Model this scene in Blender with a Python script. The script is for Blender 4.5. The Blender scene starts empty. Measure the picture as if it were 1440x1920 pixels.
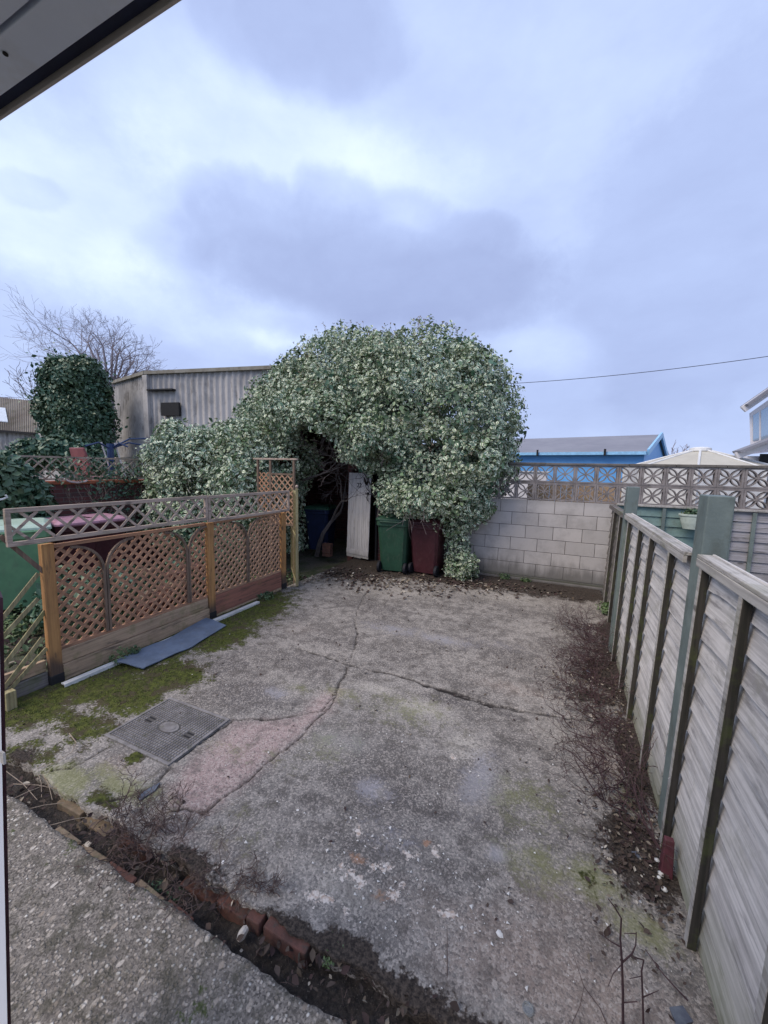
import bpy, math, random
import numpy as np
from mathutils import Vector, Matrix
random.seed(7); rng = np.random.default_rng(7)
S = bpy.context.scene
R_ = math.radians

# ------------------------------------------------------------------ camera
FPX = 735.0; CAMH = 1.9
def cam_axes(vp=(1053, 886), roll=1.2, pitch=6.4):
    p, r = R_(pitch), R_(roll)
    up = np.array([0, -math.cos(p), -math.sin(p)])
    c, s = math.cos(r), math.sin(r)
    up = np.array([c*up[0]-s*up[1], s*up[0]+c*up[1], up[2]])
    d = np.array([(vp[0]-720)/FPX, (vp[1]-960)/FPX, 1.0]); d -= up*d.dot(up); d /= np.linalg.norm(d)
    return np.array([np.cross(d, up), d, up])
RM = cam_axes()
cam_d = bpy.data.cameras.new('camera'); cam = bpy.data.objects.new('camera', cam_d); S.collection.objects.link(cam)
m = Matrix.Identity(4)
for i in range(3):
    m[i][0] = RM[i][0]; m[i][1] = -RM[i][1]; m[i][2] = -RM[i][2]
m[2][3] = CAMH
cam.matrix_world = m
cam_d.sensor_fit = 'HORIZONTAL'; cam_d.sensor_width = 36; cam_d.lens = FPX/1440*36
cam_d.clip_start = 0.02; cam_d.clip_end = 600
S.camera = cam
def at(u, v, x=None, y=None, z=None):
    """point where the sight line through photo pixel (u, v) meets a plane"""
    d = RM @ np.array([(u-720)/FPX, (v-960)/FPX, 1.0])
    t = x/d[0] if x is not None else (y/d[1] if y is not None else (z-CAMH)/d[2])
    return Vector((d[0]*t, d[1]*t, CAMH+d[2]*t))

# ------------------------------------------------------------------ node helpers
class N:
    def __init__(s, tree): s.t = tree; s.nodes = tree.nodes; s.t.nodes.clear()
    def add(s, typ, ins=None, **props):
        n = s.nodes.new(typ)
        for k, v in props.items(): setattr(n, k, v)
        for k, v in (ins or {}).items():
            if hasattr(v, 'is_output'): s.t.links.new(v, n.inputs[k])
            elif v is not None: n.inputs[k].default_value = v
        return n
    def math(s, op, a, b=None, clamp=False):
        n = s.add('ShaderNodeMath', {0: a, 1: b}, operation=op); n.use_clamp = clamp; return n.outputs[0]
    def vmath(s, op, a, b=None):
        n = s.add('ShaderNodeVectorMath', {0: a, 1: b}, operation=op)
        return n.outputs['Value'] if op in ('DOT_PRODUCT', 'LENGTH') else n.outputs[0]
    def noise(s, vec, scale, detail=4, rough=.55, out=0):
        return s.add('ShaderNodeTexNoise', {'Vector': vec, 'Scale': scale, 'Detail': detail, 'Roughness': rough}).outputs[out]
    def vor(s, vec, scale, feature='F1', out=0, rnd=1.0):
        return s.add('ShaderNodeTexVoronoi', {'Vector': vec, 'Scale': scale, 'Randomness': rnd}, feature=feature).outputs[out]
    def rng(s, v, a, b, c=0.0, d=1.0, smooth=True):
        n = s.add('ShaderNodeMapRange', {0: v, 1: a, 2: b, 3: c, 4: d}); n.interpolation_type = 'SMOOTHSTEP' if smooth else 'LINEAR'; return n.outputs[0]
    def mix(s, f, a, b, blend='MIX'):
        n = s.add('ShaderNodeMix', data_type='RGBA', blend_type=blend)
        for i, v in ((0, f), (6, a), (7, b)):
            if hasattr(v, 'is_output'): s.t.links.new(v, n.inputs[i])
            else: n.inputs[i].default_value = v if i == 0 else (*v[:3], 1)
        return n.outputs[2]
    def pos(s, sc=None):
        p = s.add('ShaderNodeNewGeometry').outputs['Position']
        return p if sc is None else s.vmath('MULTIPLY', p, sc)
    def bump(s, h, strength, dist=.01, nrm=None):
        return s.add('ShaderNodeBump', {'Height': h, 'Strength': strength, 'Distance': dist, 'Normal': nrm}).outputs[0]
    def attr(s, name): return s.add('ShaderNodeAttribute', attribute_name=name).outputs['Fac']
    def island(s): return s.add('ShaderNodeNewGeometry').outputs['Random Per Island']

# ------------------------------------------------------------------ sky and sun
SUN = Vector((-.40, -.50, .78)).normalized()
W = bpy.data.worlds.new('World'); S.world = W; W.use_nodes = True
n = N(W.node_tree)
direc = n.add('ShaderNodeTexCoord').outputs['Generated']
wob = n.vmath('SUBTRACT', n.noise(direc, 3.2, 6, .55, 1), (.5, .5, .5))
wob = n.vmath('MULTIPLY', wob, (.11, .11, .09))
dw = n.vmath('ADD', direc, wob)
# clouds: (photo u, v, half width, half height, amount) turned into directions of the sky
clouds = [(500, 425, 120, 70, -.50), (630, 400, 95, 62, -.55), (745, 440, 110, 66, -.50), (870, 475, 110, 62, -.48), (690, 520, 330, 85, -.62), (400, 480, 120, 55, -.36), (820, 560, 200, 60, -.5), (600, 50, 150, 90, -.40), (480, 20, 130, 80, -.30), (690, 90, 90, 50, -.26),
          (120, 400, 210, 130, .50), (330, 560, 160, 60, .34), (555, 600, 90, 40, .5), (520, 270, 230, 90, .40), (770, 340, 150, 70, .28),
          (1000, 150, 260, 160, .15), (1020, 660, 80, 40, .28), (1330, 520, 230, 260, -.30), (120, 560, 190, 60, -.18), (60, 350, 60, 30, -.25),
          (1050, 590, 160, 70, -.12), (850, 30, 160, 70, -.02), (1200, 760, 300, 80, -.16), (30, 680, 140, 60, -.02), (800, 420, 70, 30, .16)]
edgen = n.math('MULTIPLY', n.math('SUBTRACT', n.noise(direc, 5.5, 8, .62), .5), .75)
tot = None; neg = None
for (u, v, ru, rv, a) in clouds:
    d = Vector(RM @ np.array([(u-720)/FPX, (v-960)/FPX, 1.0])); L = d.length; d.normalize()
    right = d.cross(Vector((0, 0, 1))).normalized(); upv = right.cross(d)
    fx = FPX*L
    wx, wy = ru/fx*1.25, rv/fx*1.25
    q = n.vmath('SUBTRACT', dw, tuple(d))
    ax = n.vmath('DOT_PRODUCT', q, tuple(right/wx)); ay = n.vmath('DOT_PRODUCT', q, tuple(upv/wy)); az = n.vmath('DOT_PRODUCT', q, tuple(d/max(wx, wy)))
    r2 = n.math('ADD', n.math('ADD', n.math('MULTIPLY', ax, ax), n.math('MULTIPLY', ay, ay)), n.math('MULTIPLY', az, az))
    g = n.math('POWER', 2.718, n.math('MULTIPLY', r2, -.9))
    if a < -.2: g = n.rng(n.math('ADD', g, edgen), .32, .66)
    elif a > .2: g = n.rng(n.math('ADD', g, edgen), .15, .85)
    if a < -.2:
        g = n.math('MULTIPLY', g, -a); neg = g if neg is None else n.math('SMOOTH_MAX', neg, g); n.nodes[-1].inputs[2].default_value = .12 if neg is not g else .12
        continue
    g = n.math('MULTIPLY', g, a)
    tot = g if tot is None else n.math('ADD', tot, g)
nz = n.noise(n.vmath('MULTIPLY', direc, (1, 1, 1.8)), 2.6, 7, .52)
tot = n.math('SUBTRACT', tot, neg)
tot = n.math('ADD', tot, n.math('MULTIPLY', n.math('SUBTRACT', nz, .5), .8))
wisp = n.noise(n.vmath('ADD', n.vmath('MULTIPLY', direc, (1, 1, 2.2)), n.vmath('MULTIPLY', wob, (1.5, 1.5, 1.5))), 7, 9, .6)
tot = n.math('ADD', tot, n.math('MULTIPLY', n.math('SUBTRACT', wisp, .5), .45))
tot = n.math('ADD', n.math('MULTIPLY', tot, .50), .57, True)
cr = n.add('ShaderNodeValToRGB', {0: tot}); e = cr.color_ramp
e.elements[0].position = .0; e.elements[0].color = (.18, .215, .37, 1)
e.elements[1].position = .92; e.elements[1].color = (.53, .615, .745, 1)
x = e.elements.new(.48); x.color = (.30, .365, .565, 1)
x = e.elements.new(.70); x.color = (.39, .47, .66, 1)
sky = n.add('ShaderNodeTexSky', sky_type='NISHITA'); sky.sun_disc = False
sky.sun_elevation = math.asin(SUN.z); sky.sun_rotation = math.atan2(SUN.x, SUN.y)
b1 = n.add('ShaderNodeBackground', {0: sky.outputs[0], 1: .1}); b2 = n.add('ShaderNodeBackground', {0: cr.outputs[0], 1: 1.0})
ms = n.add('ShaderNodeMixShader', {0: .95, 1: b1.outputs[0], 2: b2.outputs[0]})
n.add('ShaderNodeOutputWorld', {0: ms.outputs[0]})
ld = bpy.data.lights.new('sun', 'SUN'); ld.energy = 1.5; ld.angle = R_(35); ld.color = (1, .86, .70)
lo = bpy.data.objects.new('sun', ld); S.collection.objects.link(lo); lo.rotation_euler = SUN.to_track_quat('Z', 'Y').to_euler()
S.view_settings.view_transform = 'Standard'; S.view_settings.look = 'None'; S.view_settings.exposure = 0.80; S.view_settings.gamma = 1

# ------------------------------------------------------------------ materials
def material(name, build):
    mt = bpy.data.materials.new(name); mt.use_nodes = True; n = N(mt.node_tree)
    bs = n.add('ShaderNodeBsdfPrincipled'); n.add('ShaderNodeOutputMaterial', {0: bs.outputs[0]})
    for k, v in build(n).items():
        if v is None: continue
        if hasattr(v, 'is_output'): n.t.links.new(v, bs.inputs[k])
        else: bs.inputs[k].default_value = (*v[:3], 1) if isinstance(v, tuple) and len(v) == 3 and 'Color' in k else v
    return mt
def wood(name, a, b, axis='y', moss=0.0, rough=.85, stain=(.05, .045, .04), stainamt=.5, cell=1.0, mosscol=(.10, .13, .03), low=None):
    def f(n):
        sc = {'x': (1.5, 60, 60), 'y': (60, 1.5, 60), 'z': (60, 60, 1.5)}[axis]
        isl = n.island()
        p = n.vmath('ADD', n.pos(), n.add('ShaderNodeCombineXYZ', {0: n.math('MULTIPLY', isl, 7), 1: n.math('MULTIPLY', isl, 13), 2: isl}).outputs[0])
        gr = n.noise(n.vmath('MULTIPLY', p, sc), 1.0*cell, 5, .65)
        big = n.noise(p, 2.5, 4, .6); fine = n.noise(p, 38, 3, .6)
        c = n.mix(n.rng(gr, .38, .62), a, b)
        c = n.mix(n.math('MULTIPLY', n.rng(gr, .62, .78), .55), c, stain)
        st2 = n.noise(n.vmath('MULTIPLY', p, tuple(q*.3 if q > 5 else q*1.6 for q in sc)), 1.0, 6, .7)
        c = n.mix(n.math('MULTIPLY', n.rng(st2, .52, .68), .7), c, stain); c = n.mix(n.math('MULTIPLY', n.rng(st2, .30, .46, 1, 0), .35), c, tuple(min(1, q*1.35) for q in a))
        kn = n.vor(n.vmath('MULTIPLY', p, tuple(5.5 if q > 5 else 2.2 for q in sc)), 1.0); c = n.mix(n.rng(kn, .05, .11, .8, 0), c, stain)
        c = n.mix(n.math('MULTIPLY', n.rng(big, .48, .75), stainamt), c, stain)
        c = n.mix(n.rng(isl, 0, 1, 0, .35, False), c, tuple(q*.55 for q in a))
        if moss: c = n.mix(n.math('MULTIPLY', n.rng(n.math('ADD', n.noise(p, 6, 5, .6), n.math('MULTIPLY', n.math('SUBTRACT', fine, .5), .3)), .5, .66), moss), c, mosscol)
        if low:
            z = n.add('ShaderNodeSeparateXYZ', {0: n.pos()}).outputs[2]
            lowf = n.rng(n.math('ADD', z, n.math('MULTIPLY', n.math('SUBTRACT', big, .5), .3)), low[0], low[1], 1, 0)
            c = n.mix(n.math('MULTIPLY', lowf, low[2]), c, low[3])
        return {'Base Color': c, 'Roughness': rough, 'Normal': n.bump(n.math('ADD', gr, n.math('MULTIPLY', fine, .3)), .5, .004), 'Specular IOR Level': .3}
    return material(name, f)
def plain(name, a, b=None, rough=.6, scale=6, bscale=60, bstr=.2, metal=0.0, spec=.4, dirt=0, dirtcol=(.08, .07, .05)):
    b = b or tuple(q*.8 for q in a)
    def f(n):
        p = n.pos(); c = n.mix(n.rng(n.noise(p, scale, 6, .65), .35, .65), a, b)
        if dirt: c = n.mix(n.math('MULTIPLY', n.rng(n.noise(n.vmath('MULTIPLY', p, (1, 1, .5)), scale*2.3, 7, .7), .5, .68), dirt), c, dirtcol)
        return {'Base Color': c, 'Roughness': rough, 'Metallic': metal, 'Specular IOR Level': spec, 'Normal': n.bump(n.noise(p, bscale, 4, .6), bstr, .004)}
    return material(name, f)
MT = {}
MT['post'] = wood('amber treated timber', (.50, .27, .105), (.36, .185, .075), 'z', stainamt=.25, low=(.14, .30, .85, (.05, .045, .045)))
MT['lattice'] = wood('brown trellis timber', (.50, .31, .20), (.35, .21, .135), 'y', stainamt=.3, cell=.6)
MT['lattice_red'] = wood('reddish trellis timber', (.53, .29, .175), (.36, .20, .125), 'y', stainamt=.22, cell=.6)
MT['arch'] = wood('grey brown arch timber', (.24, .17, .12), (.16, .11, .085), 'z', stainamt=.3)
MT['topper'] = wood('weathered pinkish grey timber', (.52, .41, .33), (.38, .295, .24), 'y', stainamt=.2, moss=.2)
MT['kick'] = wood('weathered gravel board timber', (.52, .375, .25), (.38, .27, .18), 'y', moss=.35, stainamt=.2)
MT['kickred'] = wood('red brown gravel board timber', (.38, .165, .115), (.27, .13, .095), 'y', moss=.15, stainamt=.2)
MT['barkwood'] = wood('mossy pale lattice timber', (.42, .37, .20), (.27, .22, .12), 'z', moss=.5, stainamt=.3)
MT['lap'] = wood('silver grey lap boards', (.72, .69, .66), (.47, .45, .43), 'y', moss=.2, stainamt=.38, mosscol=(.20, .20, .12), stain=(.12, .11, .115), low=(-.05, .38, .65, (.13, .15, .065)))
MT['lap2'] = wood('old grey brown boards', (.22, .20, .19), (.14, .125, .12), 'y', moss=.35, stainamt=.4)
MT['batten'] = wood('mossy batten with painted shade', (.055, .05, .042), (.028, .027, .022), 'z', moss=.3, stainamt=.4)  # near-black colour stands for shade on the batten sides
MT['cap'] = wood('weathered cap rail', (.52, .50, .465), (.34, .32, .295), 'y', moss=.35, stainamt=.35, mosscol=(.22, .22, .15))
MT['teal'] = plain('sage teal fence paint', (.175, .215, .20), (.125, .16, .155), .6, 4, 50, .4, dirt=.6, dirtcol=(.09, .105, .09))
MT['tealdark'] = plain('teal lap boards paint', (.19, .285, .27), (.14, .225, .215), .7, 5, 60, .5, dirt=.3)
MT['greylap'] = wood('grey lap boards beyond', (.38, .37, .40), (.28, .27, .28), 'x', moss=.15, stainamt=.3)
MT['white'] = plain('white plastic', (.74, .74, .72), (.60, .60, .58), .35, 5, 40, .08, dirt=.3, dirtcol=(.3, .29, .26))
MT['upvc'] = plain('white door frame plastic', (.80, .82, .86), (.74, .77, .83), .3, 2, 20, .05)
MT['soffit'] = plain('grey white soffit board', (.74, .80, .93), (.66, .72, .86), .45, 3, 20, .05, dirt=.25, dirtcol=(.5, .5, .52))
MT['seal'] = plain('navy rubber seal', (.012, .02, .06), (.01, .014, .04), .6)
MT['lip'] = plain('beige edge trim', (.50, .45, .42), (.40, .36, .34), .5)
MT['maroonpaint'] = plain('maroon paint', (.12, .035, .045), (.08, .025, .03), .6, 20, dirt=.4)
MT['slate'] = plain('slate blue felt sheet', (.15, .195, .27), (.115, .15, .21), .75, 7, 150, .5, dirt=.3, dirtcol=(.16, .17, .17))
MT['slatechip'] = plain('broken slate', (.14, .16, .19), (.09, .10, .13), .6, 20)
MT['bin_green'] = plain('green bin plastic', (.028, .085, .052), (.022, .065, .04), .45, 8, 90, .15, dirt=.3, dirtcol=(.12, .14, .11))
MT['bin_green2'] = plain('pale green bin plastic', (.17, .34, .18), (.14, .29, .155), .5, 5, 90, .15, dirt=.3, dirtcol=(.14, .17, .12))
MT['bin_lid_green'] = plain('faded pale green lid', (.46, .58, .47), (.38, .50, .40), .4, 8, dirt=.35, dirtcol=(.22, .28, .2))
MT['bin_maroon'] = plain('maroon bin plastic', (.075, .022, .028), (.058, .017, .022), .45, 8, 90, .15, dirt=.3, dirtcol=(.13, .07, .07))
MT['bin_lid_pink'] = plain('sun faded pink lid', (.50, .27, .33), (.38, .20, .25), .4, 8, dirt=.3)
MT['bin_blue'] = plain('dark blue bin plastic', (.012, .022, .07), (.01, .018, .05), .45, 8)
MT['rubber'] = plain('black rubber', (.012, .013, .02), None, .7)
MT['doorwhite'] = wood('white painted door boards', (.66, .645, .64), (.52, .50, .50), 'z', stainamt=.18, stain=(.33, .31, .30), low=(.02, .25, .6, (.30, .28, .22)))
MT['iron'] = plain('black iron', (.02, .02, .022), None, .5, metal=.4)
MT['castiron'] = plain('weathered cast iron', (.26, .245, .24), (.16, .15, .148), .75, 9, 120, .4, metal=0, dirt=.8, dirtcol=(.10, .10, .07))
MT['pipe'] = plain('grey pipe', (.30, .28, .29), None, .5)
MT['asbestos'] = plain('grey corrugated cement sheet', (.50, .48, .46), (.32, .31, .30), .85, .9, 30, .3, dirt=.75, dirtcol=(.15, .14, .13))
MT['asb_edge'] = plain('mossy flashing', (.22, .20, .16), (.30, .29, .25), .85, 2, dirt=.5)
MT['brownroof'] = plain('brown corrugated roof', (.17, .145, .12), (.24, .22, .19), .85, .6, dirt=.5, dirtcol=(.09, .10, .05))
MT['skylight'] = plain('pale roof light', (.62, .68, .74), None, .3)
MT['dark'] = plain('dark opening', (.02, .02, .022), None, .8)
MT['bluewall'] = plain('bright blue cladding', (.16, .43, .82), (.13, .38, .76), .45, .6)
MT['bluetrim'] = plain('light blue trim', (.32, .62, .92), None, .4)
MT['greyroof'] = plain('grey sheet roof', (.24, .245, .28), (.20, .205, .24), .7, .5)
MT['canvas'] = plain('beige gazebo canvas', (.50, .48, .41), (.44, .42, .36), .8, 2, dirt=.2, dirtcol=(.36, .35, .27))
MT['canvaswhite'] = plain('white gazebo trim', (.74, .75, .75), None, .6)
MT['render'] = plain('white painted render', (.74, .73, .75), (.66, .65, .68), .7, 2)
MT['glass'] = material('window glass', lambda n: {'Base Color': (.35, .45, .55), 'Roughness': .08, 'Specular IOR Level': 1.0, 'Metallic': .5})
MT['terracotta'] = plain('terracotta coping', (.42, .13, .06), (.32, .10, .05), .8, 9, dirt=.3)
MT['brickred'] = plain('red brick', (.15, .068, .052), (.085, .045, .036), .9, 14, 90, .8, dirt=.85, dirtcol=(.07, .06, .05))
MT['brickpale'] = plain('pale mossy brick', (.24, .18, .125), (.15, .115, .08), .9, 14, 90, .8, dirt=.75, dirtcol=(.10, .11, .06))
MT['wirem'] = plain('galvanised wire', (.55, .55, .56), None, .4)
MT['cable'] = plain('black cable', (.03, .03, .045), None, .5)
MT['redplastic'] = plain('faded red plastic', (.30, .10, .10), (.24, .075, .08), .5)
MT['bluepost'] = plain('dark blue metal', (.03, .06, .15), None, .5)
MT['hose'] = plain('pale hose', (.62, .50, .47), None, .5)
MT['potcream'] = plain('pale cream planter plastic', (.50, .57, .50), (.44, .51, .45), .5, 12, dirt=.2)
MT['stone'] = plain('pale stone', (.60, .55, .48), (.45, .40, .34), .9, 40, 120, .6)
MT['stonewhite'] = plain('white chip', (.78, .77, .74), (.66, .64, .60), .8, 40)
MT['twig'] = plain('bare brown twig', (.085, .055, .05), (.14, .10, .085), .85, 30, 200, .5)
MT['twigdark'] = plain('dark purple brown twig', (.055, .03, .035), (.08, .045, .045), .8, 30, 200, .5)
MT['straw'] = plain('dry pale stalk', (.36, .29, .22), (.24, .19, .15), .85, 30)
MT['bark'] = plain('grey brown bark', (.16, .135, .13), (.10, .085, .08), .9, 8, 60, .8)
MT['barkfar'] = plain('pale grey bark', (.27, .235, .25), (.20, .17, .185), .9, 4)
MT['jarglass'] = material('clear glass', lambda n: {'Base Color': (.8, .85, .85), 'Roughness': .05, 'Transmission Weight': .8, 'IOR': 1.45})
MT['foam'] = plain('mushroom white fungus', (.75, .74, .70), None, .7)
def f(n):
    p = n.pos(); br = n.add('ShaderNodeTexBrick', {'Vector': n.vmath('MULTIPLY', n.add('ShaderNodeCombineXYZ', {0: n.math('ADD', n.add('ShaderNodeSeparateXYZ', {0: p}).outputs[0], n.add('ShaderNodeSeparateXYZ', {0: p}).outputs[1]), 1: n.add('ShaderNodeSeparateXYZ', {0: p}).outputs[2]}).outputs[0], (1, 1, 1)),
        'Color1': (.15, .05, .045, 1), 'Color2': (.09, .035, .035, 1), 'Mortar': (.13, .11, .10, 1), 'Scale': 1.0, 'Mortar Size': .006, 'Brick Width': .225, 'Row Height': .075})
    c = n.mix(n.math('MULTIPLY', n.rng(n.noise(p, 5, 6, .7), .45, .7), .6), br.outputs[0], (.06, .055, .05))
    return {'Base Color': c, 'Roughness': .9, 'Normal': n.bump(n.math('SUBTRACT', n.noise(p, 60), br.outputs[1]), .6, .006)}
MT['brickwall'] = material('dark red brickwork', f)
def f(n):
    p = n.pos(); z = n.add('ShaderNodeSeparateXYZ', {0: p}).outputs[2]
    c = n.mix(n.island(), (.53, .50, .475), (.46, .435, .415))
    c = n.mix(n.math('MULTIPLY', n.rng(n.noise(p, 3.2, 6, .7), .42, .7), .45), c, (.27, .255, .24))
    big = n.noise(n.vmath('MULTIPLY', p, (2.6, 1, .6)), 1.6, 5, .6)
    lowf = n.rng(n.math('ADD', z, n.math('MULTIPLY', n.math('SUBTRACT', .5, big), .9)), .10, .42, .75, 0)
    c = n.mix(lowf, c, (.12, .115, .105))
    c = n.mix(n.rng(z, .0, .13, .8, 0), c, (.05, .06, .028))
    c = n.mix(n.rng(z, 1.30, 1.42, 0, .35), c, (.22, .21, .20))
    return {'Base Color': c, 'Roughness': .9, 'Normal': n.bump(n.noise(p, 90, 4, .7), .45, .004), 'Specular IOR Level': .2}
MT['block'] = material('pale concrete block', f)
MT['mortar'] = plain('grey mortar', (.17, .16, .15), None, .95)
MT['screen'] = plain('weathered cast concrete', (.30, .27, .26), (.20, .18, .175), .9, 5, 80, .6, dirt=.75, dirtcol=(.13, .12, .11))
MT['coping'] = plain('dark stained coping', (.17, .155, .14), (.11, .10, .09), .9, 5, 80, .6, dirt=.5)

def leafmat(name, greens, margin, margin_amt, rough=.45, spec=.5, split=.5):
    def f(n):
        uv = n.add('ShaderNodeTexCoord').outputs['UV']; u = n.add('ShaderNodeSeparateXYZ', {0: uv}).outputs[0]
        isl = n.island(); p = n.pos()
        r2 = n.math('FRACT', n.math('MULTIPLY', isl, 17.31))
        patch = n.noise(p, 1.6, 3, .5)
        c = n.mix(isl, greens[0], greens[1]); c = n.mix(n.rng(patch, .42, .62), c, greens[2])
        edge = n.math('ABSOLUTE', n.math('SUBTRACT', u, .5))
        edge = n.math('ADD', edge, n.math('MULTIPLY', n.math('SUBTRACT', n.noise(p, 60, 2), .5), .55))
        mf = n.rng(edge, .13, .24)
        keep = n.math('MULTIPLY', n.rng(n.math('ADD', r2, n.math('MULTIPLY', n.math('SUBTRACT', patch, .5), 1.1)), split-.08, split+.08), margin_amt)
        c = n.mix(n.math('MULTIPLY', mf, keep), c, margin)
        return {'Base Color': c, 'Roughness': rough, 'Specular IOR Level': spec}
    return material(name, f)
MT['varieg'] = leafmat('cream edged evergreen leaf', ((.12, .20, .09), (.18, .26, .13), (.09, .20, .12)), (.62, .65, .50), 1.0, split=.17)
MT['ivy'] = leafmat('dark ivy leaf', ((.045, .09, .045), (.085, .14, .07), (.055, .13, .08)), (.25, .30, .20), .5, split=.8)
MT['weed'] = leafmat('green weed leaf', ((.07, .12, .045), (.11, .17, .06), (.055, .11, .06)), (.3, .35, .2), .3, rough=.6)
def f(n):
    isl = n.island(); c = n.add('ShaderNodeValToRGB', {0: isl}); e = c.color_ramp
    e.elements[0].color = (.045, .022, .02, 1); e.elements[1].color = (.55, .50, .42, 1); e.elements[1].position = 1.0
    for q, col in ((.35, (.055, .036, .03, 1)), (.66, (.08, .056, .044, 1)), (.86, (.10, .075, .05, 1)), (.93, (.30, .26, .2, 1))): e.elements.new(q).color = col
    return {'Base Color': c.outputs[0], 'Roughness': .8}
MT['litter'] = material('fallen dead leaves', f)

# ground -------------------------------------------------------------
def f(n):
    p = n.pos(); A = n.attr
    fine = n.noise(p, 55, 3, .6); mid = n.noise(p, 9, 5, .65); big = n.noise(p, 1.7, 5, .6)
    peb = n.vor(p, 105, out=0); pebc = n.add('ShaderNodeSeparateColor', {0: n.vor(p, 105, out=1)}).outputs[0]
    peb2 = n.add('ShaderNodeSeparateColor', {0: n.vor(p, 230, out=1)}).outputs[1]
    def thr(name, lo=.42, hi=.62, w=.5):
        v = n.math('ADD', A(name), n.math('ADD', n.math('MULTIPLY', n.math('SUBTRACT', mid, .5), w*1.3), n.math('MULTIPLY', n.math('SUBTRACT', fine, .5), w)))
        return n.rng(v, lo, hi)
    c = n.mix(n.rng(n.math('ADD', n.math('MULTIPLY', big, .6), n.math('MULTIPLY', mid, .4)), .40, .58), (.285, .265, .24), (.138, .128, .117))
    c = n.mix(thr('pale', .30, .8, .7), c, (.43, .40, .35))
    c = n.mix(n.math('MULTIPLY', thr('pink', .2, .9, .7), .75), c, (.44, .315, .295))
    c = n.mix(n.math('MULTIPLY', thr('warm', .22, .8, .6), .8), c, (.345, .275, .23))
    c = n.mix(n.math('MULTIPLY', thr('damp', .28, .72, .7), .8), c, (.095, .088, .086))
    # aggregate showing
    c = n.mix(n.rng(pebc, .62, .88, 0, .42), c, (.58, .52, .46))
    c = n.mix(n.rng(pebc, .0, .28, .55, 0), c, (.085, .078, .076))
    c = n.mix(n.rng(peb2, .7, .95, 0, .40), c, (.46, .41, .37))
    c = n.mix(n.rng(peb2, .0, .25, .42, 0), c, (.10, .092, .09))
    c = n.mix(n.rng(mid, .48, .66, 0, .55), c, (.11, .098, .088)); c = n.mix(n.rng(n.noise(p, 26, 5, .75), .52, .72, 0, .55), c, (.085, .08, .075))
    c = n.mix(n.math('MULTIPLY', thr('painted_sheen', .25, .95, 1.2), .55), c, (.40, .39, .42))  # wet lavender sheen painted into the base colour
    chip = n.rng(n.math('ADD', A('chalk'), n.math('MULTIPLY', n.math('SUBTRACT', n.noise(p, 12, 6, .72), .5), 2.4)), .62, .70); c = n.mix(n.math('MULTIPLY', chip, n.rng(A('chalk'), .1, .3)), c, n.mix(n.rng(fine, .35, .6), (.46, .36, .29), (.68, .62, .56)))
    c = n.mix(n.math('MULTIPLY', thr('rust', .5, .75, .6), .6), c, (.42, .22, .12))
    c = n.mix(n.math('MULTIPLY', thr('algae', .20, .80, .9), .6), c, (.24, .25, .11))
    mc = n.mix(n.rng(n.noise(p, 22, 4, .7), .35, .65), (.04, .048, .014), (.105, .12, .028))
    mc = n.mix(n.rng(n.noise(p, 7, 5, .7), .46, .62), mc, (.075, .062, .038))
    mossf = thr('moss', .26, .48, .9)
    c = n.mix(mossf, c, mc)
    soilc = n.mix(n.rng(n.noise(p, 70, 4, .7), .35, .7), (.024, .02, .018), (.095, .076, .062))
    soilf = thr('soil', .34, .56, .9)
    c = n.mix(soilf, c, soilc)
    c = n.mix(A('crack'), c, (.028, .024, .022))
    h = n.math('ADD', n.math('MULTIPLY', n.math('SUBTRACT', 1, peb), .5), n.math('ADD', n.math('MULTIPLY', fine, .7), n.math('MULTIPLY', mossf, n.math('MULTIPLY', n.noise(p, 90, 4, .8), 3))))
    ro = n.rng(A('painted_sheen'), .3, .8, .88, .5)
    return {'Base Color': c, 'Roughness': ro, 'Normal': n.bump(h, .6, .006), 'Specular IOR Level': .2}
MT['yard'] = material('worn aggregate concrete yard', f)
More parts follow.
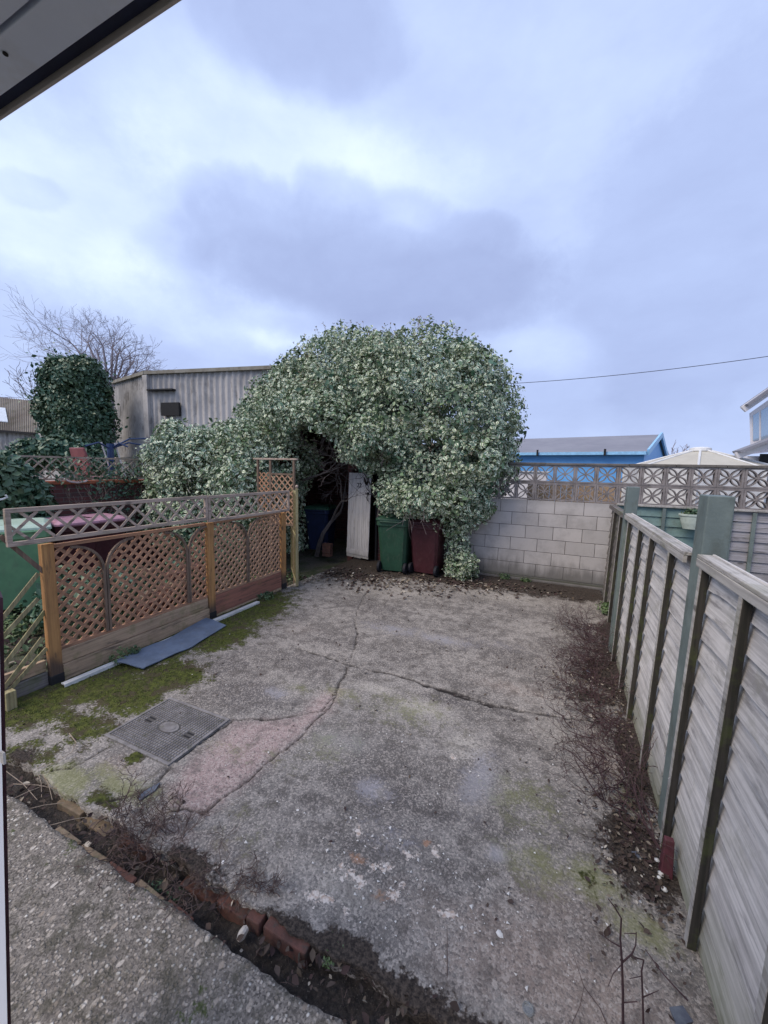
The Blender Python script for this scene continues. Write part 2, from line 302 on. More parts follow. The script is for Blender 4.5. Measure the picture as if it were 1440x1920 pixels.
def f(n):
    p = n.vmath('ADD', n.pos(), n.vmath('MULTIPLY', n.noise(n.pos(), 30, 3, .6, 1), (.012, .012, .012)))
    d = n.vor(p, 62, out=0); cc = n.add('ShaderNodeSeparateColor', {0: n.vor(p, 62, out=1)})
    c2 = n.add('ShaderNodeSeparateColor', {0: n.vor(p, 150, out=1)}).outputs[0]
    big = n.noise(p, 2.0, 5, .6); mid = n.noise(p, 10, 5, .7)
    p2 = n.vmath('MULTIPLY', p, (1, .62, 1)); d2 = n.vor(p2, 34, out=0); k2 = n.add('ShaderNodeSeparateColor', {0: n.vor(p2, 34, out=1)})
    base = n.mix(c2, (.09, .08, .07), (.32, .285, .245))
    inst = n.rng(d, .30, .52, 1, 0)
    pb = n.mix(cc.outputs[1], (.25, .215, .18), (.56, .50, .43)); pb = n.mix(n.rng(cc.outputs[2], .76, .86), pb, (.72, .69, .62))
    show = n.rng(n.math('ADD', cc.outputs[0], n.math('MULTIPLY', n.math('SUBTRACT', big, .5), .9)), .42, .5)
    c = n.mix(n.math('MULTIPLY', inst, show), base, pb)
    c = n.mix(n.rng(big, .46, .64, 0, .3), c, (.14, .125, .105)); c = n.mix(n.rng(n.noise(p, 5.5, 5, .7), .56, .75, 0, .5), c, (.08, .072, .055))
    c = n.mix(n.math('MULTIPLY', n.rng(d2, .24, .38, 1, 0), n.rng(k2.outputs[0], .72, .78)), c, n.mix(k2.outputs[1], (.30, .25, .20), (.62, .57, .50)))
    c = n.mix(n.rng(mid, .46, .66, 0, .75), c, (.075, .07, .05))
    c = n.mix(n.math('MULTIPLY', n.rng(n.math('ADD', n.noise(p, 4.1, 5, .7), n.math('MULTIPLY', n.math('SUBTRACT', n.noise(p, 60, 3), .5), .25)), .62, .68), .85), c, (.06, .08, .02))
    return {'Base Color': c, 'Roughness': .85, 'Normal': n.bump(n.math('ADD', n.math('MULTIPLY', n.math('MULTIPLY', inst, show), 1.2), n.noise(p, 120, 3)), .7, .006), 'Specular IOR Level': .3}
MT['patio'] = material('exposed aggregate patio', f)
def f(n):
    p = n.pos(); c = n.mix(n.rng(n.noise(p, 45, 6, .75), .35, .65), (.016, .014, .013), (.075, .06, .05))
    c = n.mix(n.rng(n.noise(p, 200, 2), .66, .72), c, (.28, .25, .21))
    return {'Base Color': c, 'Roughness': .8, 'Normal': n.bump(n.noise(p, 60, 6, .75), 1.0, .02)}
MT['soil'] = material('dark wet soil', f)
def f(n):
    p = n.pos(); c = n.mix(n.rng(n.noise(p, 2.2, 6, .7), .35, .65), (.055, .075, .03), (.12, .105, .085))
    c = n.mix(n.rng(n.noise(p, 18, 5, .7), .55, .7, 0, .7), c, (.05, .045, .035))
    c = n.mix(n.rng(n.noise(p, 35, 3, .7), .66, .72, 0, .8), c, (.36, .34, .32))
    return {'Base Color': c, 'Roughness': .95, 'Normal': n.bump(n.noise(p, 25, 6, .75), 1.0, .03)}
MT['garden'] = material('rough garden ground', f)

# ------------------------------------------------------------------ object helpers
COL = S.collection
ORG = {}
def setp(o, label=None, cat=None, group=None, kind=None):
    if label: o['label'] = label
    if cat: o['category'] = cat
    if group: o['group'] = group
    if kind: o['kind'] = kind
    return o
def thing(name, label, cat, loc=(0, 0, 0), group=None):
    o = bpy.data.objects.new(name, None); COL.objects.link(o); o.location = loc; o.empty_display_size = .1
    ORG[o] = Vector(loc); return setp(o, label, cat, group)
def link_mesh(name, me, parent=None, org=None):
    o = bpy.data.objects.new(name, me); COL.objects.link(o)
    if parent is not None: o.parent = parent; ORG[o] = ORG[parent]
    else: ORG[o] = Vector(org or (0, 0, 0)); o.location = ORG[o]
    return o
class MB:
    def __init__(s): s.v = []; s.f = []; s.m = []
    def add(s, vs, fs, mi=0):
        b = len(s.v); s.v += [Vector(q) for q in vs]; s.f += [tuple(i+b for i in q) for q in fs]; s.m += [mi]*len(fs); return s
    def box(s, x0, x1, y0, y1, z0, z1, mi=0):
        return s.add([(x0,y0,z0),(x1,y0,z0),(x1,y1,z0),(x0,y1,z0),(x0,y0,z1),(x1,y0,z1),(x1,y1,z1),(x0,y1,z1)],
                     [(3,2,1,0),(4,5,6,7),(0,1,5,4),(1,2,6,5),(2,3,7,6),(3,0,4,7)], mi)
    def hexa(s, bot, top, mi=0):
        return s.add(list(bot)+list(top), [(3,2,1,0),(4,5,6,7),(0,1,5,4),(1,2,6,5),(2,3,7,6),(3,0,4,7)], mi)
    def beam(s, p, q, w, h, up=(0,0,1), mi=0):
        p, q = Vector(p), Vector(q); d = (q-p).normalized(); up = Vector(up); a = d.cross(up).normalized(); b = a.cross(d)
        a *= w/2; b *= h/2
        return s.hexa([p-a-b, p+a-b, p+a+b, p-a+b], [q-a-b, q+a-b, q+a+b, q-a+b], mi)
    def tube(s, pts, rad, n=6, mi=0, caps=True):
        pts = [Vector(q) for q in pts]; b = len(s.v); k = len(pts)
        if not isinstance(rad, (list, tuple)): rad = [rad]*k
        ref = None
        for i, p in enumerate(pts):
            d = (pts[min(i+1, k-1)]-pts[max(i-1, 0)]).normalized()
            if ref is None: ref = d.orthogonal().normalized()
            ref = (ref-d*ref.dot(d)).normalized() if (ref-d*ref.dot(d)).length > 1e-4 else d.orthogonal().normalized()
            c = d.cross(ref)
            for j in range(n):
                t = 2*math.pi*j/n; s.v.append(p+(ref*math.cos(t)+c*math.sin(t))*rad[i])
        for i in range(k-1):
            for j in range(n):
                s.f.append((b+i*n+j, b+i*n+(j+1) % n, b+(i+1)*n+(j+1) % n, b+(i+1)*n+j)); s.m.append(mi)
        if caps: s.f.append(tuple(b+j for j in range(n))[::-1]); s.f.append(tuple(b+(k-1)*n+j for j in range(n))); s.m += [mi, mi]
        return s
    def build(s, name, mat, parent=None, bevel=0.0, org=None, smooth=False):
        o_ = ORG[parent] if parent is not None else Vector(org or (0, 0, 0))
        me = bpy.data.meshes.new(name); me.from_pydata([tuple(q-o_) for q in s.v], [], s.f)
        for mm in (mat if isinstance(mat, (list, tuple)) else [mat]): me.materials.append(MT[mm])
        me.polygons.foreach_set('material_index', s.m)
        if smooth: me.polygons.foreach_set('use_smooth', [True]*len(s.f))
        me.update(); o = link_mesh(name, me, parent, org)
        if bevel:
            bv = o.modifiers.new('bevel', 'BEVEL'); bv.width = bevel; bv.segments = 2; bv.limit_method = 'ANGLE'
        return o
def np_mesh(name, verts, faces, mat, parent=None, uv=None, org=None, smooth=False):
    """verts (n,3), faces (m,4) numpy"""
    o_ = ORG[parent] if parent is not None else Vector(org or (0, 0, 0))
    me = bpy.data.meshes.new(name); nv, nf = len(verts), len(faces); k = faces.shape[1]
    me.vertices.add(nv); me.vertices.foreach_set('co', (verts-np.array(o_)).astype(np.float32).ravel())
    me.loops.add(nf*k); me.loops.foreach_set('vertex_index', faces.astype(np.int32).ravel())
    me.polygons.add(nf); me.polygons.foreach_set('loop_start', np.arange(0, nf*k, k, dtype=np.int32))
    if uv is not None:
        l = me.uv_layers.new(name='UVMap'); l.data.foreach_set('uv', uv.astype(np.float32).ravel())
    me.materials.append(MT[mat]); me.update(calc_edges=True); me.validate()
    if smooth: me.polygons.foreach_set('use_smooth', [True]*nf)
    return link_mesh(name, me, parent, org)
def copy_tree(o, parent=None, shift=None):
    c = o.copy(); COL.objects.link(c); ORG[c] = ORG[o]
    if parent is not None: c.parent = parent
    for ch in list(o.children):
        copy_tree(ch, c)
    return c

def leaves(name, centres, normals, size, mat, parent=None, spread=.7, droop=.3, org=None, width=.6):
    """a mesh of folded leaves, one at each centre, facing about the given normal"""
    k = len(centres); L = size*(.5+1.05*rng.random((k, 1))**1.4)
    nr = normals+spread*rng.normal(size=(k, 3)); nr /= np.linalg.norm(nr, axis=1, keepdims=True)
    t = rng.normal(size=(k, 3)); t[:, 2] -= droop*2
    t -= nr*np.sum(t*nr, axis=1, keepdims=True); t /= np.linalg.norm(t, axis=1, keepdims=True)+1e-9
    s = np.cross(nr, t); w = L*width/2; fold = w*.35
    base = centres-t*L*.5; tip = centres+t*L*.5
    l1 = centres-t*L*.12-s*w+nr*fold; l2 = centres+t*L*.2-s*w*.75+nr*fold*.6
    r1 = centres-t*L*.12+s*w+nr*fold; r2 = centres+t*L*.2+s*w*.75+nr*fold*.6
    V = np.stack([base, l1, l2, tip, r2, r1], 1).reshape(-1, 3)
    i = np.arange(k)[:, None]*6
    F = np.concatenate([i+np.array([[0, 1, 2, 3]]), i+np.array([[3, 4, 5, 0]])], 1).reshape(-1, 4)
    uv = np.tile(np.array([[.5, 0], [0, .4], [.12, .7], [.5, 1], [.5, 1], [.88, .7], [1, .4], [.5, 0]]), (k, 1))
    return np_mesh(name, V, F, mat, parent, uv, org)
def shell(ells, n_clusters, per, cr=.12, lo=.72, hi=1.04, cut=None, up=.35, inside=.72):
    """leaf places in clumps over the outer shell of a union of ellipsoids"""
    E = np.array(ells, float); area = (E[:, 3]*E[:, 4]*E[:, 5])**(2/3); pr = area/area.sum()
    which = rng.choice(len(E), n_clusters, p=pr)
    d = rng.normal(size=(n_clusters, 3)); d /= np.linalg.norm(d, axis=1, keepdims=True)
    r = lo+(hi-lo)*rng.random((n_clusters, 1))**.55
    c = E[which, :3]+d*E[which, 3:6]*r
    q = np.full(n_clusters, 9.)
    for j in range(len(E)):
        qq = np.linalg.norm((c-E[j, :3])/E[j, 3:6], axis=1); qq[which == j] = 9; q = np.minimum(q, qq)
    ok = q > inside
    if cut is not None: ok &= ~cut(c)
    c = c[ok]; d = (d[ok]/E[which[ok], 3:6]); d /= np.linalg.norm(d, axis=1, keepdims=True)
    m_ = len(c); off = rng.normal(size=(m_, per, 3))*cr; off -= .35*d[:, None, :]*np.sum(off*d[:, None, :], axis=2, keepdims=True)
    # domed clump: leaves further from the clump axis sit a little lower
    P = c[:, None, :]+off-d[:, None, :]*(np.linalg.norm(off, axis=2, keepdims=True)**2)*2.2
    Nn = d[:, None, :]*1.0+off/cr*.35+np.array([0, 0, up]); Nn /= np.linalg.norm(Nn, axis=2, keepdims=True)
    P = P.reshape(-1, 3); Nn = Nn.reshape(-1, 3)
    if cut is not None: k = ~cut(P); P = P[k]; Nn = Nn[k]
    return P, Nn
def branchy(mb, p, d, length, r, depth, spread=.5, nseg=4, kids=(2, 3), shrink=.72, up=.15, wig=.12, n=5, rmin=.0015):
    pts = [Vector(p)]; dd = Vector(d).normalized(); rr = [r]
    for i in range(nseg):
        dd = (dd+Vector((random.gauss(0, wig), random.gauss(0, wig), random.gauss(0, wig)+up*.2))).normalized()
        pts.append(pts[-1]+dd*length/nseg); rr.append(max(rmin, r*(1-.45*(i+1)/nseg)))
    mb.tube(pts, rr, n)
    if depth <= 0: return
    for k in range(random.randint(*kids)):
        j = random.randint(max(1, nseg-2), nseg) if k else nseg
        side = dd.orthogonal().normalized(); side.rotate(Matrix.Rotation(random.random()*6.28, 3, dd))
        nd = (dd+side*random.uniform(.5, 1.2)*spread+Vector((0, 0, up))).normalized()
        branchy(mb, pts[j], nd, length*shrink*random.uniform(.75, 1.15), max(rmin, rr[j]*.72), depth-1, spread, nseg, kids, shrink, up, wig, max(3, n-1), rmin)

# ------------------------------------------------------------------ ground
g = MB().box(-300, 300, -60, 500, -.6, -.16).build('ground', 'garden'); setp(g, kind='structure')

def grid(name, x0, x1, y0, y1, step, mat, zf, masks=None, edges=None):
    nx, ny = int(round((x1-x0)/step))+1, int(round((y1-y0)/step))+1
    X, Y = np.meshgrid(np.linspace(x0, x1, nx), np.linspace(y0, y1, ny)); X0, Y0 = X.copy(), Y.copy()
    if edges is not None: X, Y = edges(X, Y)
    Z = zf(X, Y); V = np.stack([X, Y, Z], -1).reshape(-1, 3)
    i = np.arange(nx*ny).reshape(ny, nx)
    F = np.stack([i[:-1, :-1], i[:-1, 1:], i[1:, 1:], i[1:, :-1]], -1).reshape(-1, 4)
    # skirt down along the border so that the slab has thickness
    ring = np.concatenate([i[0, :], i[1:, -1], i[-1, -2::-1], i[-2:0:-1, 0]]); b = len(V)
    low = V[ring].copy(); low[:, 2] = -.15; low[:, 1] += .03*(ring < nx)
    V = np.concatenate([V, low]); k = len(ring); a = np.arange(k)
    F = np.concatenate([F, np.stack([ring, b+a, b+(a+1) % k, ring[(a+1) % k]], -1)])
    o = np_mesh(name, V, F, mat, smooth=False); setp(o, kind='structure')
    if masks:
        for nm, arr in masks(X.ravel(), Y.ravel()).items():
            at_ = o.data.attributes.new(nm, 'FLOAT', 'POINT'); full = np.zeros(len(V), np.float32); full[:len(arr)] = arr; at_.data.foreach_set('value', full)
    return o
def vn(X, Y, f, seed, octv=3):
    """cheap value noise in about -1..1"""
    r = np.random.default_rng(seed); out = 0; amp = 1; tot = 0
    for o in range(octv):
        T = r.random((64, 64)); gx, gy = X*f*2**o+100, Y*f*2**o+100; ix, iy = np.floor(gx).astype(int), np.floor(gy).astype(int)
        fx, fy = gx-ix, gy-iy; fx = fx*fx*(3-2*fx); fy = fy*fy*(3-2*fy)
        a = T[ix % 64, iy % 64]; b = T[(ix+1) % 64, iy % 64]; c = T[ix % 64, (iy+1) % 64]; d = T[(ix+1) % 64, (iy+1) % 64]
        out = out+amp*((a*(1-fx)+b*fx)*(1-fy)+(c*(1-fx)+d*fx)*fy); tot += amp; amp *= .55
    return out/tot*2-1
def gp(u, v): p = at(u, v, z=0); return p.x, p.y
cracks = [([(555,1215),(600,1228),(648,1245),(700,1257),(760,1270),(810,1288),(860,1300),(910,1318),(960,1326),(1010,1338),(1060,1345),(1130,1355)], .011),
          ([(800,1285),(850,1301),(905,1320),(975,1332)], .022),
          ([(432,1348),(470,1350),(520,1346),(570,1340),(604,1330),(630,1295),(646,1262),(660,1230),(670,1190),(664,1160),(680,1120),(700,1095)], .006),
          ([(646,1262),(625,1315),(590,1352),(556,1385),(520,1415),(470,1462),(425,1492),(385,1522)], .007),
          ([(313,1440),(285,1475),(240,1492),(178,1508)], .012), ([(432,1352),(380,1392),(313,1440)], .012),
          ([(300,1530),(350,1518),(390,1525)], .006), ([(85,1445),(140,1437),(200,1400)], .004), ([(1395,1210),(1100,1350)], .001)]
def seg_dist(X, Y, pts):
    P = np.array([gp(*q) for q in pts]); best = np.full(X.shape, 9.)
    for (ax, ay), (bx, by) in zip(P[:-1], P[1:]):
        dx, dy = bx-ax, by-ay; t = np.clip(((X-ax)*dx+(Y-ay)*dy)/(dx*dx+dy*dy+1e-9), 0, 1)
        best = np.minimum(best, np.hypot(X-ax-t*dx, Y-ay-t*dy))
    return best
def crack_field(X, Y):
    wx = X+.022*vn(X, Y, 6, 1)+.011*vn(X, Y, 30, 4); wy = Y+.022*vn(X, Y, 6, 2)+.011*vn(X, Y, 30, 5); c = np.zeros(X.shape)
    for pts, w in cracks[:-1]:
        ww = w*(.8+.9*vn(X, Y, 11, 3)+.5*vn(X, Y, 45, 6)); c = np.maximum(c, np.clip(1.35-seg_dist(wx, wy, pts)/np.maximum(ww, .003)*.8, 0, 1))
    return c
def blob(X, Y, lst):
    out = np.zeros(X.shape)
    for (u, v, rx, ry, a) in lst:
        x, y = gp(u, v); out = np.maximum(out, a*np.exp(-(((X-x)/rx)**2+((Y-y)/ry)**2)))
    return out
def poly_mask(X, Y, pts, soft=.05):
    P = [gp(*q) for q in pts]; ins = np.zeros(X.shape, bool)
    for (ax, ay), (bx, by) in zip(P, P[1:]+P[:1]):
        c = ((ay > Y) != (by > Y)) & (X < (bx-ax)*(Y-ay)/(by-ay+1e-12)+ax); ins ^= c
    d = seg_dist(X, Y, list(pts)+[pts[0]]); return np.clip(.5+np.where(ins, d, -d)/soft*.5, 0, 1)
def masks(X, Y):
    n1 = vn(X, Y, 1.5, 11); n2 = vn(X, Y, 5, 12)
    edge = X+3.78
    moss = np.clip(1.25-edge/(.72+.22*n1), 0, 1)*np.clip((5.2-Y)/1.2, .25, 1)*np.clip((Y-1.1)/.3, 0, 1)*.9
    moss = np.maximum(moss, blob(X, Y, [(320,1265,.36,.28,.9),(230,1300,.5,.30,.85),(150,1350,.45,.25,.7),(420,1195,.30,.45,.85),(60,1420,.3,.2,.5),(255,1420,.08,.06,.7),(190,1500,.16,.06,.62),(60,1400,.25,.2,.5),(1230,1480,.06,.4,.75),(1150,1110,.25,.08,.6),(1100,1650,.08,.1,.35),(120,1360,.5,.2,.5)]))
    bare = blob(X, Y, [(160,1330,.22,.1,.5),(80,1370,.2,.12,.4)])
    soil = np.clip(.28+(X-.50+.16*n1+.14*n2)/.34, 0, 1)*np.clip((Y-2.15)/.5, 0, 1)*np.clip((6.2-Y)/.7, 0, 1)
    soil = np.maximum(soil, blob(X, Y, [(1130,1265,.27,.36,.85),(1110,1305,.28,.16,.7),(1200,1420,.16,.6,.9),(1190,1590,.16,.28,.95),(1225,1650,.12,.16,.9),(1150,1180,.15,.35,.6)]))
    back = np.clip((Y-6.0+.25*n1+.12*n2)/.45, 0, 1)*np.clip((1.05-X)/.5, 0, 1)
    back = np.maximum(back*.85, blob(X, Y, [(900,1095,1.0,.22,.75),(650,1075,.9,.4,.8)]))
    soil = np.maximum(soil, np.where(X > -4.2, back, .4))
    soil = np.maximum(soil, np.clip(.85-(Y-1.17)/(.09+.045*np.clip((X+.9)/.5, 0, 1))+.5*n2, 0, .85)*np.clip((X+1.25)/.4, .25, 1))
    soil = np.maximum(soil, blob(X, Y, [(360,1625,.22,.09,.8),(40,1420,.12,.1,.8)]))
    return {'moss': (moss*(1-bare)).astype(np.float32), 'soil': soil.astype(np.float32),
            'pink': np.maximum(poly_mask(X, Y, [(300,1520),(330,1455),(440,1355),(560,1345),(600,1300),(640,1292),(620,1330),(556,1385),(470,1462),(385,1530)], .13), blob(X, Y, [(330,1560,.3,.12,.45), (420,1590,.3,.12,.35)])),
            'warm': blob(X, Y, [(1050,1830,.6,.25,.8),(900,1800,.4,.2,.6),(1050,1700,.4,.3,.55),(800,1700,.4,.2,.45),(1130,1430,.3,.3,.6),(960,1290,.5,.2,.5),(560,1180,.5,.3,.4),(230,1440,.3,.12,.6)]),
            'pale': blob(X, Y, [(640,1660,.4,.15,.6),(820,1720,.35,.12,.5),(1000,1180,.6,.3,.5),(760,1110,.8,.2,.6),(700,1290,.35,.12,.7),(800,1330,.35,.16,.75),(870,1400,.18,.2,.8),(950,1120,1.2,.5,.6),(1040,1380,.35,.3,.55),(700,1110,.9,.4,.5),(480,1380,.3,.12,.4),(930,1480,.2,.3,.4)]),
            'damp': blob(X, Y, [(700,1140,.9,.5,.62),(900,1210,.8,.4,.6),(560,1240,.7,.4,.62),(1000,1130,.5,.4,.4),(620,1200,.6,.3,.6),(760,1500,.7,.3,.6),(560,1500,.4,.25,.5),(760,1240,.6,.25,.45),(900,1620,.3,.3,.45),(1010,1180,.5,.4,.4),(470,1300,.5,.28,.85),(560,1225,.4,.14,.5),(420,1250,.5,.3,.7),(830,1310,.3,.07,.9),(950,1340,.25,.06,.7),(780,1460,.5,.2,.45),(900,1560,.35,.2,.5),(560,1420,.5,.2,.35),(1190,1600,.2,.3,.8),(700,1220,.5,.16,.4),(600,1110,.6,.4,.4)]),
            'painted_sheen': blob(X, Y, [(740,1180,.55,.20,.62),(830,1200,.4,.14,.75),(700,1480,.13,.10,.85),(640,1390,.3,.16,.55),(900,1460,.14,.30,.85),(520,1300,.18,.1,.7),(930,1600,.07,.06,.9),(720,1560,.25,.1,.5),(940,1210,.5,.12,.45)]),
            'chalk': blob(X, Y, [(720,1640,.42,.16,.52),(620,1700,.3,.08,.5),(690,1570,.12,.05,.7),(770,1600,.07,.05,.75),(820,1600,.06,.06,.72),(650,1640,.16,.08,.62),(600,1680,.12,.06,.62),(740,1650,.12,.08,.55),(840,1710,.06,.03,.7),(780,1740,.08,.02,.7),(860,1720,.05,.03,.65),(690,1620,.25,.14,.50),(850,1420,.06,.07,.55)]),
            'rust': blob(X, Y, [(670,1610,.10,.05,.75),(800,1580,.04,.05,.7),(720,1680,.2,.08,.5),(960,1330,.4,.1,.25)]),
            'algae': blob(X, Y, [(760,1330,.5,.3,.45),(620,1400,.3,.3,.4),(450,1560,.3,.2,.3),(1110,1650,.14,.12,.9),(1010,1620,.25,.16,.6),(980,1500,.3,.25,.5),(1200,1740,.16,.1,.75),(640,1300,.25,.14,.5),(560,1290,.2,.1,.4),(230,1470,.4,.1,.75),(120,1460,.3,.12,.85),(420,1400,.4,.12,.35),(1180,1500,.1,.3,.5),(520,1420,.3,.12,.35)]),
            'crack': crack_field(X, Y)}
MH = [gp(200, 1377), gp(320, 1312), gp(432, 1350), gp(313, 1437)]
mhx = (-2.795, -2.145); mhy = (1.535, 2.045)
def yz(X, Y):
    z = .006*vn(X, Y, 1.2, 21)+.0025*vn(X, Y, 12, 22)-.014*crack_field(X, Y)
    m = masks(X, Y); z = z+.012*np.clip(m['moss']-.35, 0, 1)*(1+vn(X, Y, 30, 23))+.006*np.clip(m['soil']-.4, 0, 1)*(1+vn(X, Y, 25, 24))
    inn = (X > mhx[0]+.01) & (X < mhx[1]-.01) & (Y > mhy[0]+.01) & (Y < mhy[1]-.01)
    return np.where(inn, -.03, z)
def yedge(X, Y):
    Y = Y-.012*np.clip((1.3-Y)/.14, 0, 1)
    """ragged front edge, worn away in places"""
    w = np.clip((1.50-Y)/.34, 0, 1)
    e = .022*vn(X, X*0+3, 7, 31)+.012*vn(X, X*0+5, 30, 32)-.05*np.exp(-((X+.55)/.25)**2)*0+.03*np.clip(1-np.abs(X+2.95)/.3, 0, 1)
    return X, Y+w*e
grid('yard_paving', -3.86, .70, 1.16, 7.2, .0125, 'yard', yz, masks, yedge)
def pz(X, Y): return -.012+.004*vn(X, Y, 2, 41)+.0015*vn(X, Y, 30, 42)
def pedge(X, Y):
    w = np.clip((Y-.7)/.3, 0, 1); return X, Y+w*(.018*vn(X, X*0+9, 6, 43)+.008*vn(X, X*0+2, 30, 44))
grid('patio_paving', -3.6, 1.2, -1.2, 1.0, .02, 'patio', pz, None, pedge)
def gz(X, Y): return -.085+.022*vn(X, Y, 9, 51)+.012*vn(X, Y, 40, 52)+.05*np.clip((X+.9)/1.0, 0, 1)
grid('gutter_soil', -3.9, .8, .93, 1.26, .01, 'soil', gz)

# paving crumbs, grit and leaf debris nobody could count
def pebbles(name, pts, size, mat, kindlabel=None):
    k = len(pts); r = size*(.4+1.1*rng.random((k, 1))**2)
    base = np.array([[1,0,0],[-.5,.87,0],[-.5,-.87,0],[.1,.1,.8]]); a = rng.random(k)*6.28
    rot = np.stack([np.cos(a), -np.sin(a), np.zeros(k), np.sin(a), np.cos(a), np.zeros(k), np.zeros(k), np.zeros(k), np.ones(k)], -1).reshape(k, 3, 3)
    jit = base[None]+rng.normal(size=(k, 4, 3))*.22
    V = (np.einsum('kij,kvj->kvi', rot, jit)*r[:, None, :]+pts[:, None, :]).reshape(-1, 3)
    i = np.arange(k)[:, None]*4; F = np.concatenate([i+np.array([[0,1,3]]), i+np.array([[1,2,3]]), i+np.array([[2,0,3]])], 1).reshape(-1, 3)
    o = np_mesh(name, V, F, mat); return setp(o, kind='stuff')
def scatter(lst, k, z=.004):
    out = []
    for (u, v, rx, ry, w) in lst:
        x, y = gp(u, v); c = int(k*w); out.append(np.stack([x+rng.normal(size=c)*rx, y+rng.normal(size=c)*ry, np.full(c, z)+rng.random(c)*.004], -1))
    P = np.concatenate(out); return P[(P[:, 0] < .60) & (P[:, 0] > -3.75) & (P[:, 1] > 1.2) & (P[:, 1] < 7.05)]

P = scatter([(700,1090,.9,.28,.5),(620,1075,.5,.3,.25),(860,1095,.5,.18,.25),(950,1100,.6,.15,.15)], 1300, .012)
N_ = np.tile(np.array([[0, 0, 1.]]), (len(P), 1))
o = leaves('fallen_leaves', P, N_, .055, 'litter', spread=.35, droop=0); setp(o, kind='stuff')
P = scatter([(1150,1240,.18,.6,.3),(1130,1300,.25,.3,.25),(1200,1420,.13,.5,.25),(1190,1600,.12,.25,.2)], 2600, .012)
o = leaves('leaf_litter', P, np.tile(np.array([[0, 0, 1.]]), (len(P), 1)), .022, 'litter', spread=.6, droop=0); setp(o, kind='stuff')
xs = rng.uniform(-2.9, .5, 500); ys = rng.uniform(.99, 1.2, 500); P = np.stack([xs, ys, -.05+.04*rng.random(500)+.05*np.clip((xs+.9), 0, 1)], -1)
o = leaves('gutter_leaves', P, np.tile(np.array([[0, 0, 1.]]), (500, 1)), .03, 'litter', spread=.7, droop=0); setp(o, kind='stuff')
P = scatter([(700,1620,.35,.16,.4),(850,1700,.4,.12,.3),(600,1400,1.2,.7,.2),(1000,1600,.5,.5,.2)], 260); pebbles('grit', P, .006, 'stonewhite')
xs = rng.uniform(-3.6, .45, 420); ys = rng.uniform(1.3, 6.8, 420); P = np.stack([xs, ys, np.full(420, .006)], -1)
o = leaves('yard_debris', P, np.tile(np.array([[0, 0, 1.]]), (420, 1)), .022, 'litter', spread=.4, droop=0); setp(o, kind='stuff')
# moss tufts: short fine blades over the mossy ground
def moss_tufts():
    k = 60000; X = rng.uniform(-3.78, -2.3, k); Y = rng.uniform(1.2, 4.6, k); m_ = masks(X, Y)['moss']
    ok = rng.random(k) < np.clip((m_-.40)*1.8, 0, 1)*(.5+.5*vn(X, Y, 9, 61)); X, Y = X[ok], Y[ok]; k = len(X)
    P = np.stack([X, Y, yz(X, Y)], -1); h = .010*(.4+rng.random((k, 1)))
    a = rng.normal(size=(k, 3)); a[:, 2] = 0; a /= np.linalg.norm(a, axis=1, keepdims=True); lean = rng.normal(size=(k, 3))*.5; lean[:, 2] = 1
    V = np.stack([P-a*.004, P+a*.004, P+lean*h], 1).reshape(-1, 3); F = np.arange(3*k).reshape(-1, 3)
    o = np_mesh('moss', V, F, 'mossblade'); setp(o, kind='stuff')
MT['mossblade'] = material('green moss', lambda n: {'Base Color': n.mix(n.island(), (.06, .085, .015), (.17, .20, .04)), 'Roughness': .9})
moss_tufts()

# ------------------------------------------------------------------ brick edging either side of the gutter
def brick(mb, u, v, length, yaw, z=-.03, y=None, h=.065, w=.1):
    x, yy = gp(u, v); yy = y if y is not None else yy; c, s_ = math.cos(yaw), math.sin(yaw)
    def P(a, b, zz): return (x+a*c-b*s_, yy+a*s_+b*c, zz)
    L = length/2; W_ = w/2
    mb.hexa([P(-L,-W_,z-h), P(L,-W_,z-h), P(L,W_,z-h), P(-L,W_,z-h)], [P(-L,-W_,z), P(L,-W_,z), P(L,W_,z), P(-L,W_,z)])
t = thing('brick_edging', 'row of old red bricks holding the raised front edge of the concrete yard', 'brick edging', (-1.2, 1.16, -.1))
for i, (x, L, yaw, z, mt) in enumerate([(-2.42,.215,.03,-.035,'brickpale'),(-2.19,.215,-.02,-.03,'brickpale'),(-1.87,.215,.04,-.022,'brickred'),(-1.64,.2,-.05,-.03,'brickred'),(-1.41,.215,.02,-.025,'brickred'),
        (-1.20,.17,-.03,-.028,'brickred'),(-1.07,.07,0.02,-.012,'brickred'),(-.905,.215,-.02,-.010,'brickred'),(-.62,.2,.05,-.045,'brickred'),(-.40,.2,-.03,-.04,'brickred'),(-.14,.2,.03,-.02,'brickpale'),(.10,.2,0,-.02,'brickred')]):
    mb = MB(); c, s_ = math.cos(yaw), math.sin(yaw); L /= 2; y = 1.163+.006*(x > -1.2)-.012*(x in (-1.07, -.905)); z += .012*(x in (-1.07, -.905)); z -= .012+.05*(x > -.75)+.07*(x == -1.64)+.03*(x == -1.41)+.03*(x == -2.19)
    Q = lambda a, b, zz: (x+a*c-b*s_, y+a*s_+b*c, zz)
    mb.hexa([Q(-L,-.045,z-.09), Q(L,-.045,z-.09), Q(L,.05,z-.09), Q(-L,.05,z-.09)], [Q(-L,-.045,z), Q(L,-.045,z), Q(L,.05,z), Q(-L,.05,z)]); mb.build('brick', mt, t, bevel=.006)
t = thing('brick_edging', 'low line of mossy orange bricks set flush along the edge of the pebbly patio', 'brick edging', (-1.8, .99, -.1))
